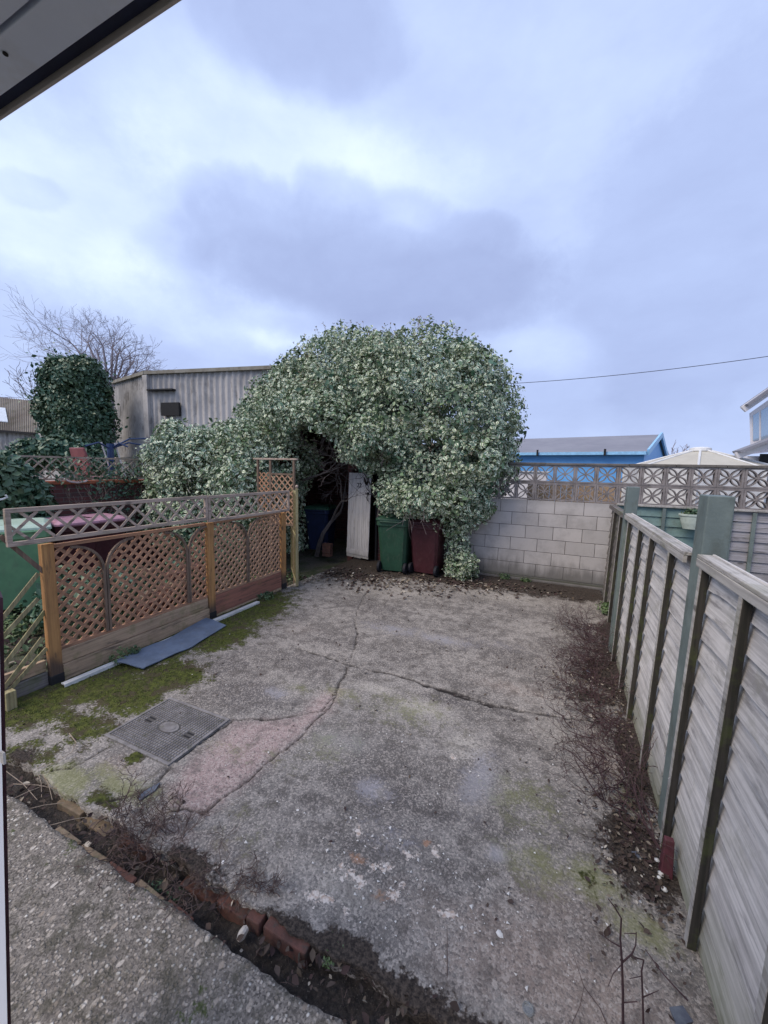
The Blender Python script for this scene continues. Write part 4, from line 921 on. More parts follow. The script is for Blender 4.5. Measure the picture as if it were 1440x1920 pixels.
# brick stack in the dark
bs = thing('brick_stack', 'small stack of loose orange bricks beside the blue bin under the bush', 'brick stack', (-4.5, 7.1, 0))
for i in range(4):
    MB().box(-4.56, -4.36, 6.98, 7.09, .0+.07*i, .066+.07*i).build('brick', 'brickred', bs, bevel=.004)

# ------------------------------------------------------------------ the big overgrown bush
ells = [(-4.4, 7.9, 3.10, 1.75, 1.6, 1.75), (-2.75, 7.7, 2.98, 1.7, 1.55, 1.65), (-5.5, 7.9, 2.95, 1.35, 1.3, 1.45), (-3.5, 7.8, 3.35, 1.3, 1.25, 1.22), (-2.45, 6.5, 1.36, .62, .34, .34), (-1.75, 7.5, 2.75, 1.05, 1.25, 1.35), (-1.5, 7.3, 2.0, .75, .95, .85), (-2.0, 7.05, 2.05, 1.0, .85, .95),
        (-2.2, 6.85, 1.55, .72, .55, .55), (-1.75, 6.9, 1.35, .48, .45, .5), (-5.7, 7.6, 2.6, 1.3, 1.3, 1.45), (-5.3, 6.7, 1.95, .95, .75, .85), (-3.3, 6.7, 2.45, .95, .7, .60), (-4.6, 6.9, 2.7, 1.2, .9, .85),
        (-6.1, 6.9, 2.0, 1.1, 1.0, 1.1), (-6.9, 6.9, 1.9, 1.3, 1.0, .95), (-5.9, 6.2, 1.2, .9, .6, .8), (-4.2, 6.4, 2.75, .8, .5, .45), (-5.6, 7.0, .9, .55, .6, 1.0), (-3.62, 6.75, 1.95, .34, .3, .30)]
POCK = [(745, 765, 6.45, .26, .13), (835, 772, 6.45, .20, .11), (808, 835, 6.3, .22, .14), (700, 862, 6.3, .30, .13), (640, 790, 6.3, .28, .16), (560, 740, 6.6, .2, .1), (880, 860, 6.3, .15, .1), (600, 845, 6.2, .35, .2), (520, 870, 6.0, .2, .12), (905, 800, 6.5, .12, .08), (690, 700, 6.8, .16, .07), (870, 700, 6.7, .14, .07), (560, 830, 6.2, .15, .1), (780, 905, 6.2, .12, .07)]
def cut(P):
    """the dark hollow in front of the shed door"""
    x, y, z = P[:, 0], P[:, 1], P[:, 2]
    hollow = (x > -5.1) & (x < -3.0) & (z < 2.02-.9*((x+3.95)/1.1)**2+.25*(x+3.9 < 0)) & (y < 7.6)
    hollow |= (x > -3.0) & (x < -1.95) & (z < 1.04)
    hollow |= (((x+4.35)/.42)**2+((z-2.25)/.42)**2 < 1) & (y < 7.2)
    hollow |= (x > -6.8) & (x < -4.2) & (y > 7.3) & (y < 9.6) & (z < 2.85)
    hollow |= (x > -4.7) & (x < -2.2) & (y > 7.1) & (y < 9.4) & (z < 2.4)
    for (u, v, yy, ru, rv) in POCK:
        c_ = at(u, v, y=yy); hollow |= (((x-c_.x)/ru)**2+((y-c_.y)/.34)**2+((z-c_.z)/rv)**2 < 1)
    return hollow | (z < .02) | ((y > 7.1) & (y < 7.3) & (x > -1.4) & (z < 1.5)*1 > 0)
bu = thing('climbing_shrub', 'huge domed bush of cream edged leaves smothering the outhouse above the white door', 'bush', (-3.3, 7.8, 0))
def lumps(es, k, r0, r1, first=None):
    out = list(es)
    for i in range(k):
        e_ = random.choice(es[:first] if first else es); d = Vector((random.gauss(0, 1), random.gauss(-.3, 1), random.gauss(.2, 1))).normalized(); r = r0+(r1-r0)*random.random()**1.5
        out.append((e_[0]+d.x*(e_[3]-r*.55), e_[1]+d.y*(e_[4]-r*.55), e_[2]+d.z*(e_[5]-r*.55), r, r, r*.85))
    return out
P, Nn = shell(lumps(ells, 130, .22, .48), 10500, 20, .085, .76, 1.07, cut, inside=.84)
Pi, Ni = shell(ells, 8500, 18, .15, .60, .92, cut, inside=.6)
leaves('foliage', np.concatenate([P, Pi]), np.concatenate([Nn, Ni]), .070, 'varieg', bu, spread=.6)
# trailing curtain down to the ground right of the maroon bin
P2, N2 = shell([(-1.62, 6.88, .75, .20, .2, .75), (-1.50, 6.72, .22, .27, .25, .26), (-1.35, 6.95, 1.25, .3, .2, .3)], 340, 12, .07, .6, 1.05, inside=.6)
k = P2[:, 2] > .015; leaves('trailing_foliage', P2[k], N2[k], .07, 'varieg', bu, spread=.6)
# plain dark green shoots mixed in
P3, N3 = shell(ells, 500, 14, .11, .98, 1.05, cut, inside=.9); leaves('green_shoots', P3, N3, .095, 'weeddark' if False else 'ivy', bu, spread=.6)
# twiggy sprays standing proud of the outline
tw = MB()
for i in range(520):
    e_ = ells[random.choice((0, 0, 1, 1, 2, 7))]; d = Vector((random.gauss(0, 1), random.gauss(0, 1), abs(random.gauss(0, 1))+.1)).normalized(); b = Vector([e_[j]+d[j]*e_[3+j]*.98 for j in range(3)])
    q = Vector([d[j]/e_[3+j] for j in range(3)]).normalized(); L = random.uniform(.06, .19); tip = b+q*L+Vector((random.gauss(0, .02), random.gauss(0, .02), .02)); tw.tube([b, tip], [.003, .0015], 3)
    for s in range(3): tw.tube([tip, tip+(q+Vector((random.gauss(0, .8), random.gauss(0, .8), random.gauss(0, .5)))).normalized()*.035], [.0035, .006], 3)
tw.build('flower_sprays', 'straw', bu)
br = MB()
for (b, d, L, r) in [((-3.2, 7.15, .1), (-.3, -.15, 1), 1.1, .05), ((-4.9, 7.3, -.1), (.3, -.1, 1), 1.2, .06), ((-2.6, 7.4, 2.2), (-.8, -.4, .2), .7, .03), ((-4.2, 7.0, 1.95), (1, -.2, .1), .8, .02), ((-5.0, 6.9, 1.6), (1, -.2, .5), .8, .025), ((-4.9, 7.0, 2.2), (.6, .0, -.6), .7, .012), ((-4.0, 7.0, 2.4), (-.4, .0, -.7), .6, .012), ((-4.5, 7.1, 2.5), (.1, .1, -1), .6, .01), ((-3.6, 6.9, 2.1), (-.6, -.3, -.1), .5, .015), ((-3.1, 6.9, 1.9), (.6, -.1, .3), .6, .02), ((-4.6, 7.2, 2.3), (.7, -.3, -.1), .7, .02)]:
    branchy(br, b, d, L, r, 4, .7, 4, (2, 3), .72, .05, .16, 6, .003)
br.build('branches', 'bark', bu)

# left shoulder shrub
P, Nn = shell([(-6.7, 5.6, 1.2, .8, .6, 1.1), (-5.6, 5.8, 1.5, .7, .5, 1.1)]+lumps([(-7.0, 5.65, 1.75, .75, .7, .95), (-6.3, 5.5, 1.5, .7, .6, 1.0), (-7.0, 5.5, .9, .8, .6, .9), (-5.75, 5.9, 2.0, .7, .6, .75), (-5.45, 5.6, 1.2, .6, .5, .85)], 30, .18, .32), 2100, 20, .10, .74, 1.04, lambda P: P[:, 2] < -.1, inside=.8)
ls = thing('shrub', 'lower rounded shrub of cream edged leaves between the brick garden wall and the big bush', 'shrub', (-6.5, 5.6, -.1))
leaves('foliage', P, Nn, .078, 'varieg', ls, spread=.55)
br = MB()
for i in range(5): branchy(br, (-6.6+.4*random.uniform(-1, 1), 5.6, -.15), (random.uniform(-.4, .4), 0, 1), .8, .03, 3, .6)
br.build('stems', 'bark', ls)

# ------------------------------------------------------------------ neighbour's garden wall on the left with trellis and ivy
NX_ = -7.95
nw = thing('garden_wall', 'red brick garden wall with terracotta coping and weathered trellis on top, across the neighbouring garden', 'wall', (NX_, 4, 0))
MB().box(NX_-.11, NX_+.11, .5, 6.4, -.2, 1.50).build('wall', 'brickwall', nw)
MB().box(NX_-.14, NX_+.14, .5, 6.4, 1.502, 1.56).build('coping', 'terracotta', nw, bevel=.01)
fr = MB(); fr.box(NX_-.015, NX_+.015, .5, 6.2, 1.955, 1.985); fr.box(NX_-.015, NX_+.015, .5, 6.2, 1.58, 1.605)
for y in (1.2, 3.05, 4.9): fr.box(NX_-.025, NX_+.025, y-.025, y+.025, 1.565, 2.0)
fr.build('trellis_frame', 'topper', nw); lt = MB(); lattice(lt, .5, 6.2, 1.605, 1.955, NX_, .12, .022, .008); lt.build('trellis', 'topper', nw)
iv = thing('ivy', 'dark glossy ivy sprawling over the far left of the brick garden wall', 'ivy', (NX_, 3, 0))
P, Nn = shell([(NX_+.25, 2.75, 1.45, .4, .8, .5), (NX_+.3, 3.1, 1.0, .4, .55, .7), (NX_+.1, 2.9, 1.8, .3, .45, .22), (NX_+.25, 2.2, .9, .35, .6, .6)], 800, 15, .10, .7, 1.08, inside=.8); leaves('foliage', P, Nn, .10, 'ivy', iv, spread=.6)
iv = thing('ivy', 'patchy dead and green climber on the brick garden wall below its trellis', 'climber', (NX_, 4.6, 0))
P, Nn = shell([(NX_+.15, 4.9, 1.1, .16, .6, .6), (NX_+.12, 4.4, 1.7, .1, .8, .25), (NX_+.15, 5.5, 1.4, .16, .5, .7)], 260, 9, .10, .6, 1.05); leaves('foliage', P, Nn, .06, 'ivy', iv, spread=.8)
br = MB()
for i in range(26): branchy(br, (NX_+.14, random.uniform(3.9, 5.8), .2), (.05, random.uniform(-.3, .3), 1), .6, .008, 3, .5, wig=.2)
br.build('stems', 'straw', iv)
hs = MB(); a = [at(u, v, x=NX_+.2) for u, v in ((120, 898), (130, 903), (145, 905), (160, 903), (163, 900))]; hs.tube(a, .018, 6); o = hs.build('hose', 'hose', smooth=True); setp(o, 'pale curved hose draped on the terracotta coping of the garden wall', 'hose')
hs = MB(); a = [at(u, v, x=-7.2) for u, v in ((-10, 938), (5, 936), (14, 932), (10, 928))]; hs.tube(a, .016, 6); o = hs.build('hooked_pipe', 'white', smooth=True); setp(o, 'white hooked pipe end above the pale green bin', 'pipe')

# objects beyond that wall
ch = thing('garden_chair', 'faded red plastic garden chair with pale legs beyond the trellis', 'chair', (0, 0, 0)); o_ = at(196, 905, x=-9.6); ch.location = (o_.x, o_.y, -.1); ORG[ch] = Vector((o_.x, o_.y, -.1))
bz = ORG[ch]; q = lambda *a: Vector(a)+bz
mb = MB(); mb.hexa([q(-.3, -.35, 1.62), q(.3, -.35, 1.62), q(.3, .35, 1.62), q(-.3, .35, 1.62)], [q(-.3, -.35, 1.67), q(.3, -.35, 1.67), q(.3, .35, 1.67), q(-.3, .35, 1.67)]); mb.build('seat', 'redplastic', ch, bevel=.01)
mb = MB(); mb.hexa([q(-.3, -.42, 1.7), q(.3, -.42, 1.7), q(.3, -.36, 1.7), q(-.3, -.36, 1.7)], [q(-.26, -.55, 2.3), q(.26, -.55, 2.3), q(.26, -.50, 2.3), q(-.26, -.50, 2.3)]); mb.build('backrest', 'redplastic', ch, bevel=.02)
for sx in (-.25, .25):
    for sy in (-.25, .25): mb = MB(); mb.tube([q(sx, sy, 0), q(sx*.9, sy*.9, 1.62)], .02, 6); mb.build('leg', 'white', ch)
for sy in (.0, .3): mb = MB(); mb.tube([q(-.05, sy-.1, 1.7), q(-.05, sy+.12, 2.42)], .018, 5) if False else mb.tube([q(0, sy+.18, 1.67), q(0, sy-.02, 2.45)], .018, 5); mb.build('pole', 'white', ch)
ra = thing('rotary_airer', 'dark blue rotary clothes airer with folded arms beside the corrugated shed', 'clothes airer', (0, 0, 0)); o_ = at(209, 880, x=-9.6); ORG[ra] = Vector((o_.x, o_.y, -.15)); ra.location = ORG[ra]
mb = MB(); tp = at(209, 832, x=-9.6); mb.tube([(o_.x, o_.y, -.15), (o_.x, o_.y, tp.z)], .07, 8); mb.build('pole', 'bluepost', ra)
for (u, v) in ((278, 822), (275, 836), (160, 836), (240, 838)):
    mb = MB(); e_ = at(u, v, x=-9.3); mb.tube([(o_.x, o_.y, tp.z-.12), Vector((o_.x, o_.y, tp.z)).lerp(e_, .5)+Vector((0, 0, .05)), e_], .02, 5); mb.build('arm', 'bluepost', ra)

# plants and rubbish behind the trellis fence
def weed(name, label, x, y, z, r, h, size=.05, mat='weed', nc=40, cat='weed'):
    P, Nn = shell([(x, y, z+h*.4, r, r, h*.6)], nc, 8, size*.8, .3, 1.0, lambda P: P[:, 2] < z); return setp(leaves(name, P, Nn, size, mat, None, spread=.6, org=(x, y, z)), label, cat)
p = at(215, 1218, x=-3.74); weed('weed', 'grey green weed growing between the gravel board and the felt sheet', p.x, p.y+.02, .0, .09, .14, .024, nc=24)
p = at(250, 1222, x=-3.70); weed('weed', 'small bluish weed spilling over the end of the felt sheet', p.x, p.y, .05, .06, .06, .024, nc=20)
p = at(497, 1122, z=0); weed('weed', 'low weed at the far end of the white plastic strip', p.x, p.y, 0, .13, .08, .03)
p = at(1135, 1150, z=0); weed('weed', 'leafy green weed at the foot of the far green fence post', p.x+.05, p.y, 0, .14, .16, .035, nc=70)
p = at(945, 1083, z=0); weed('weed', 'small weed at the foot of the pale block wall', p.x, 7.04, 0, .10, .09, .028)
p = at(985, 1092, z=0); weed('weed', 'tiny green seedling by the block wall plinth', p.x, 7.04, 0, .08, .05, .025)
p = at(280, 1672, z=-.05); weed('weed', 'green sprouts in the soil beside the brick edge of the patio', p.x, p.y+.02, -.08, .045, .04, .010, nc=22)
p = at(320, 1684, z=-.05); weed('weed', 'pale green seedlings in the middle of the gutter soil', p.x, p.y+.02, -.08, .04, .035, .010, nc=20)
p = at(625, 1790, z=-.04); weed('weed', 'small dark green fern tuft in the gutter soil at the end of the red bricks', p.x, p.y, -.05, .05, .06, .010, nc=30)
for i, (u, v, lb) in enumerate([(30, 1110, 'low rough weeds in the neighbouring garden in front of the pale green bin'), (150, 1100, 'weeds showing through the nearest arched trellis panel'), (35, 1180, 'leafy weeds behind the broken trellis slats')]):
    p = at(u, v, z=-.1); weed('weeds', lb, p.x, p.y, -.16, .4, .3, .05, nc=70)
xs = rng.uniform(-7.6, -4.0, 2600); ys = rng.uniform(.8, 6.0, 2600)
o = leaves('garden_litter', np.stack([xs, ys, -.15+.05*rng.random(2600)], -1), np.tile(np.array([[0, 0, 1.]]), (2600, 1)), .07, 'litter', spread=.5, droop=0); setp(o, kind='stuff')
xs = rng.uniform(-7.6, -4.0, 2600); ys = rng.uniform(.8, 6.0, 2600)
o = leaves('garden_weeds', np.stack([xs, ys, -.15+.09*rng.random(2600)], -1), np.tile(np.array([[0, 0, 1.]]), (2600, 1)), .07, 'weed', spread=.9, droop=0); setp(o, kind='stuff')
rb = thing('brick_pile', 'loose heap of reddish bricks and planks behind the middle of the trellis fence', 'brick pile', (-4.6, 3.6, -.15))
for i in range(46):
    x, y = -4.75+random.uniform(-.3, .3), random.uniform(2.7, 4.7); z = -.12+random.uniform(0, .75)*(1-abs(y-3.7)/1.6); a = random.random()*3
    c = Vector((math.cos(a), math.sin(a), random.uniform(-.3, .3)))*.11; q_ = MB(); q_.beam(Vector((x, y, z))-c, Vector((x, y, z))+c, .10, .065); q_.build('brick', random.choice(('brickred', 'brickred', 'brickpale')), rb)
# planting mass directly behind the fence
weed('bramble', 'tangled dark bramble growing behind the farther trellis panels', -4.9, 4.3, -.15, .6, 1.2, .07, 'ivy', 300, 'bramble')
weed('bramble', 'low tangled bramble behind the first arched trellis panel', -5.3, 2.9, -.15, .7, .8, .07, 'ivy', 260, 'bramble')

# ------------------------------------------------------------------ dead twigs and small rubbish
def twigs(name, label, seeds, cat, mat='twig', depth=3, wig=.25, spread=.8, kids=(2, 3)):
    t_ = None; mb = MB()
    for (p, d, L, r) in seeds: branchy(mb, p, d, L, r, depth, spread, 4, kids, .7, .02, wig, 4, .0012)
    c = Vector(seeds[0][0]); o = mb.build(name, mat, None, org=tuple(c)); return setp(o, label, cat)
random.seed(3)
sd_ = []
for i in range(70):
    x, y = gp(258+random.uniform(-60, 80), 1562+random.uniform(-45, 50)); sd_.append(((x, y, -.03), (random.gauss(.2, .6), random.gauss(0, .6), random.uniform(.1, .55)), random.uniform(.05, .13), .0035))
twigs('dead_root_clump', 'tangled clump of dead roots and twigs overhanging the gutter on the left', sd_, 'twigs', 'twig')
sd_ = []
for i in range(34):
    x, y = gp(420+random.uniform(-90, 110), 1645+random.uniform(-15, 30)); sd_.append(((x, y, .0), (random.gauss(.5, .6), random.gauss(-.4, .5), random.uniform(.05, .4)), random.uniform(.04, .09), .002))
twigs('dead_grass_tuft', 'thin dead grass stalks along the yard edge above the middle red bricks', sd_, 'twigs')
sd_ = []
for i in range(170):
    y = random.uniform(2.3, 5.4); x = .52-abs(random.gauss(0, .12))-.10*(3.3 < y < 4.3); sd_.append(((x, y, .015), (random.gauss(-.3, .5), random.gauss(-.2, .8), random.uniform(.0, .45)), random.uniform(.10, .24), .004))
twigs('dead_creeper', 'tangle of dead brown creeper lying along the foot of the grey fence', sd_, 'dead creeper', 'twigdark')
sd_ = [((at(1235, 1590, z=.02)), (-.35, .8, .35), .34, .007), (at(1238, 1592, z=.02), (-.5, .9, .25), .3, .005), (at(1228, 1580, z=.02), (-.2, 1, .5), .25, .005)]
twigs('bare_branch', 'bare brown branch sprawling up the yard from the foot of the tall sage green post', sd_, 'branch', 'twigdark', 3, .12, .5)
def path(pts, r0, r1, mb, n=5):
    pts = [Vector(p) for p in pts]; mb.tube(pts, [r0+(r1-r0)*i/(len(pts)-1) for i in range(len(pts))], n)
sp = thing('bare_sapling', 'bare dark upright twig with forked side shoots in the near right corner of the yard', 'sapling', tuple(at(1165, 1930, z=0)))
mb = MB(); Y_ = at(1165, 1935, z=0).y
V2 = lambda u, v, dy=0: at(u, v, y=Y_+dy)
path([V2(1168, 1940), V2(1168, 1860), V2(1166, 1800), V2(1163, 1760), V2(1165, 1722), V2(1152, 1700), V2(1140, 1685)], .0045, .0018, mb)
path([V2(1166, 1805), V2(1185, 1788, .01), V2(1192, 1772, .02), V2(1193, 1748, .02)], .003, .0015, mb); path([V2(1163, 1775), V2(1145, 1765), V2(1128, 1752)], .0025, .0012, mb)
path([V2(1168, 1880), V2(1195, 1878, .01)], .002, .0015, mb); path([V2(1166, 1808), V2(1150, 1825), V2(1140, 1850)], .0015, .001, mb); path([V2(1193, 1750, .02), V2(1170, 1750, .01)], .0015, .001, mb)
mb.build('stem', 'twigdark', sp)
mb = MB(); path([V2(1207, 1940, .04), V2(1205, 1870, .04), V2(1203, 1820, .04), V2(1207, 1800, .04), V2(1190, 1795, .03)], .0035, .002, mb); path([V2(1205, 1870, .04), V2(1235, 1857, .04)], .002, .001, mb); path([V2(1204, 1830, .04), V2(1180, 1835, .03)], .0015, .001, mb); mb.build('stem', 'twigdark', sp)
mb = MB(); path([at(1210, 1780, z=.03), at(1240, 1822, z=.03), at(1265, 1850, z=.025), at(1290, 1876, z=.01)], .0018, .003, mb); o = mb.build('fallen_stick', 'twigdark'); setp(o, 'thin dark stick lying on the concrete beside the bare sapling', 'stick')
mb = MB(); path([at(1075, 1790, z=.05), at(1095, 1850, z=.04), at(1125, 1890, z=.02), at(1140, 1925, z=0)], .0012, .0022, mb); path([at(1095, 1850, z=.04), at(1088, 1885, z=.02), at(1070, 1925, z=0)], .0012, .001, mb); o = mb.build('fallen_stick', 'twig'); setp(o, 'forked pale brown twig left of the bare sapling', 'stick')
mb = MB(); path([at(838, 1735, z=.02), at(839, 1800, z=.01), at(838, 1865, z=-.01)], .001, .002, mb); o = mb.build('dry_stalk', 'twig'); setp(o, 'single thin straight stalk at the yard edge above the gutter', 'stalk')
mb = MB(); path([at(130, 1375, z=.03), at(143, 1392, z=.03), at(135, 1410, z=.02), at(105, 1430, z=.01), at(70, 1440, z=.01)], .003, .0018, mb); o = mb.build('curved_twig', 'straw'); setp(o, 'curved pale twig lying on the mossy concrete left of the manhole cover', 'twig')
for i_, (p, q) in enumerate((((70,1445),(78,1495)), ((78,1448),(98,1500)), ((25,1470),(110,1480)), ((20,1500),(90,1470)), ((40,1520),(120,1505)), ((85,1550),(175,1530)), ((10,1445),(70,1500)))):
    mb = MB(); path([at(*p, z=-.02), at((p[0]+q[0])/2+3, (p[1]+q[1])/2-3, z=-.015), at(*q, z=-.03)], .0022, .0015, mb, 4)
    o = mb.build('dry_stalk', 'straw'); setp(o, 'scattered pale dry stalks in the dark soil at the left end of the gutter', 'stalk', 'pale dry stalks in the gutter')
mb = MB()
for i in range(60):
    x = random.uniform(-1.0, .25); y = random.uniform(1.0, 1.2); z = -.05+.05*min(1, max(0, x+.9)); a = random.random()*6.28; L = random.uniform(.02, .07); path([(x, y, z), (x+L*math.cos(a)*.5, y+L*math.sin(a)*.5, z+random.uniform(.005, .03)), (x+L*math.cos(a), y+L*math.sin(a), z)], .0012, .0008, mb, 3)
o = mb.build('gutter_twigs', 'twig'); setp(o, kind='stuff')
def rock(name, label, u, v, size, mat, z=0, sq=(1, .7, .5), cat='stone'):
    p = at(u, v, z=z); mb = MB(); k = 7; lay_ = 4; a0 = random.random()*3
    for i in range(lay_):
        f_ = (.75, 1.0, .85, .35)[i]
        for j in range(k):
            t_ = 6.283*j/k; r = size*f_*random.uniform(.8, 1.2); cx_, sy_ = r*math.cos(t_)*sq[0], r*math.sin(t_)*sq[1]
            mb.v.append(Vector((p.x+cx_*math.cos(a0)-sy_*math.sin(a0), p.y+cx_*math.sin(a0)+sy_*math.cos(a0), p.z+size*sq[2]*(-.3, .15, .6, .85)[i])))
    for i in range(lay_-1):
        for j in range(k): mb.f.append((i*k+j, i*k+(j+1) % k, (i+1)*k+(j+1) % k, (i+1)*k+j)); mb.m.append(0)
    mb.f.append(tuple(range((lay_-1)*k, lay_*k))); mb.m.append(0); o = mb.build(name, mat, None, org=tuple(p)); return setp(o, label, cat)
rock('stone', 'rough buff stone chunk standing in the gutter soil', 455, 1752, .02, 'stone', -.04, (1.5, .8, 1.4))
rock('plaster_chip', 'large flat white chip alone on the bare concrete right of centre', 937, 1752, .016, 'stonewhite', .0, (1, .8, .4), 'chip')
rock('plaster_chip', 'small white chip at the yard edge above the red bricks', 418, 1617, .010, 'stonewhite', .0, (1, .8, .4), 'chip')
rock('plaster_chip', 'tiny white chip on the concrete left of the chalky patch', 558, 1519, .009, 'stonewhite', .0, (1, .6, .3), 'chip')
rock('plaster_chip', 'white chip on the damp soil just below the sage green post', 1200, 1690, .009, 'stonewhite', .0, (1, .6, .3), 'chip')
rock('stone', 'beige stone among dead creeper near the long crack', 1110, 1343, .03, 'stone', .0, (1.2, .6, .3))
def shard(label, pts, mat='slatechip', z=.01, h=.006, name='slate_shard'):
    P_ = [at(u, v, z=z) for u, v in pts]; k = len(P_); mb = MB(); mb.add([p for p in P_]+[p-Vector((0, 0, h)) for p in P_], [tuple(range(k))[::-1], tuple(range(k, 2*k))]+[(i, (i+1) % k, k+(i+1) % k, k+i) for i in range(k)]); return setp(mb.build(name, mat, None, org=tuple(P_[0])), label, 'slate')
shard('narrow broken slate pointing at the corner of the manhole cover', [(257, 1494), (275, 1480), (301, 1466), (290, 1482), (262, 1500)])
shard('small grey slate on the dark soil beside the green post', [(1184, 1596), (1196, 1596), (1212, 1608), (1200, 1610)])
shard('blue grey slate at the very bottom near the fence', [(1255, 1888), (1280, 1885), (1300, 1915), (1270, 1925)])
shard('pale slate flake among the dead creeper', [(1098, 1256), (1104, 1255), (1110, 1268), (1104, 1270)])
# bottle base / glass at the bottom
jl = thing('glass_jar', 'small round glass jar base lying at the bottom of the yard', 'jar', tuple(at(990, 1895, z=.0))); b_ = ORG[jl]
mb = MB(); kk = 20
for i, (r, z) in enumerate([(.017, .0), (.020, .004), (.020, .010), (.017, .012), (.015, .005)]):
    mb.v += [b_+Vector((r*math.cos(6.2832*j/kk), r*math.sin(6.2832*j/kk), z)) for j in range(kk)]
for i in range(4):
    for j in range(kk): mb.f.append((i*kk+j, i*kk+(j+1) % kk, (i+1)*kk+(j+1) % kk, (i+1)*kk+j)); mb.m.append(0)
mb.f.append(tuple(range(kk))); mb.f.append(tuple(range(4*kk, 5*kk))); mb.m += [0, 0]; mb.build('jar_base', 'jarglass', jl)

# ------------------------------------------------------------------ house canopy and door frame close to the camera
cz = 2.6; sc_ = (cz-CAMH)/1.1
cn = thing('porch_canopy', 'grey white plastic canopy soffit with dark seal and beige edge overhead at the top left', 'canopy', (-.5, .3, cz))
yo = .763*sc_; yi = .722*sc_; yg = .625*sc_
MB().box(-3.2, 1.4, yg+.004, yi-.001, cz, cz+.02).build('soffit_board', 'soffit', cn, bevel=.002)
MB().box(-3.2, 1.4, -.5, yg-.002, cz+.0, cz+.02).build('soffit_board', 'soffit', cn, bevel=.004)
MB().box(-3.2, 1.4, yg-.01, yg+.01, cz+.022, cz+.03).build('groove', 'seal', cn)
MB().box(-3.2, 1.4, yi, yo-.006, cz+.010, cz+.024).build('seal', 'seal', cn)
MB().box(-3.2, 1.4, yo-.005, yo, cz-.002, cz+.06).build('edge_trim', 'lip', cn, bevel=.001)
MB().box(-3.2, 1.4, -.5, yo-.006, cz+.032, cz+.06).build('roof_sheet', 'soffit', cn)
p = at(10, 100, z=cz-.001); q = MB(); q.tube([p, p+Vector((0, 0, -.002))], .004, 12); q.build('screw', 'iron', cn)
fr = thing('door_frame', 'white plastic door edge with a maroon strip at the extreme left edge of the picture', 'door frame', (-1, .35, 0))
dl = .35
a, b = at(1, 1300, y=dl), at(14, 1925, y=dl); a2, b2 = at(-90, 1300, y=dl), at(-76, 1925, y=dl)
dv = (b-a)/(b.z-a.z)
def top(p, z): return p+dv*(z-p.z)
q = MB(); f0 = [top(a2, 0), top(a, 0), top(a, 0)+Vector((-.03, .01, 0)), top(a2, 0)+Vector((-.03, .01, 0))]; f1 = [top(a2, 2.3), top(a, 2.3), top(a, 2.3)+Vector((-.03, .01, 0)), top(a2, 2.3)+Vector((-.03, .01, 0))]
q.hexa(f0, f1).build('jamb', 'upvc', fr)
a, b = at(9, 1300, y=dl+.04), at(19, 1925, y=dl+.04); a2 = at(-60, 1300, y=dl+.04)
q = MB(); q.hexa([top(a2, 0), top(a, 0), top(a, 0)+Vector((-.06, .02, 0)), top(a2, 0)+Vector((-.06, .02, 0))], [top(a2, 1.62), top(a, 1.62), top(a, 1.62)+Vector((-.06, .02, 0)), top(a2, 1.62)+Vector((-.06, .02, 0))]).build('maroon_strip', 'maroonpaint', fr)
p = at(9, 1420, y=dl-.002); q = MB(); q.box(p.x-.008, p.x+.004, p.y-.004, p.y, p.z-.012, p.z+.012); q.build('clip', 'stone', fr)

# ------------------------------------------------------------------ background buildings
def corr_wall(mb, p0, p1, zt0, zt1, zb, pitch=.15, amp=.025):
    p0, p1 = Vector(p0), Vector(p1); d = p1-p0; L = d.length; d.normalize(); nn_ = Vector((d.y, -d.x, 0)); n_ = int(L/pitch*6); b = len(mb.v)
    for i in range(n_+1):
        s = L*i/n_; o_ = nn_*amp*math.sin(2*math.pi*s/pitch); zt = zt0+(zt1-zt0)*i/n_
        mb.v.append(p0+d*s+o_+Vector((0, 0, zb))); mb.v.append(p0+d*s+o_+Vector((0, 0, zt)))
    for i in range(n_): mb.f.append((b+2*i, b+2*i+2, b+2*i+3, b+2*i+1)); mb.m.append(0)
cs = thing('corrugated_warehouse', 'tall pale grey corrugated warehouse behind the left shrub', 'warehouse', (-15, 13, 0))
C = at(275, 702, z=5.75); Rr = at(470, 694, z=5.75); Rr = C+(Rr-C)*1.5; Lq = at(212, 700, y=13.4); C0, R0, L0 = (Vector((q.x, q.y, 0)) for q in (C, Rr, Lq)); zl = at(212, 720, y=13.4).z
w = MB(); corr_wall(w, C0, R0, 5.75, 5.75, -.2, .28, .035); w.build('wall', 'asbestos', cs)
w = MB(); corr_wall(w, L0, C0, zl, 5.75, -.2, .28, .035); w.build('wall', 'asbestos', cs)
bk_ = Vector((1, 9, 0))
w = MB(); w.beam(C0+Vector((0, -.06, 5.80)), R0+Vector((0, -.06, 5.80)), .16, .14); w.beam(L0+Vector((0, -.06, zl+.05)), C0+Vector((0, -.06, 5.80)), .16, .14); w.build('eaves_flashing', 'asb_edge', cs)
w = MB(); w.beam(C0+Vector((-.0, -.06, -.2)), C0+Vector((0, -.06, 5.7)), .30, .12, up=(0, 1, 0)); w.build('corner_flashing', 'asbestos', cs)
w = MB(); Z = Vector((0, 0, 1)); w.add([C0+Z*5.87, R0+Z*5.87, R0+bk_+Z*6.3, C0+bk_+Z*6.3, L0+bk_+Z*5.6, L0+Z*(zl+.12)], [(0, 1, 2, 3), (5, 0, 3, 4)]); w.build('roof', 'brownroof', cs)
w = MB(); w.add([R0-Z*.2, R0+bk_-Z*.2, R0+bk_+Z*6.3, R0+Z*5.8, L0-Z*.2, L0+bk_-Z*.2, L0+bk_+Z*5.6, L0+Z*zl], [(0, 1, 2, 3), (4, 5, 6, 7), (1, 5, 6, 2)]); w.build('back_wall', 'asbestos', cs)
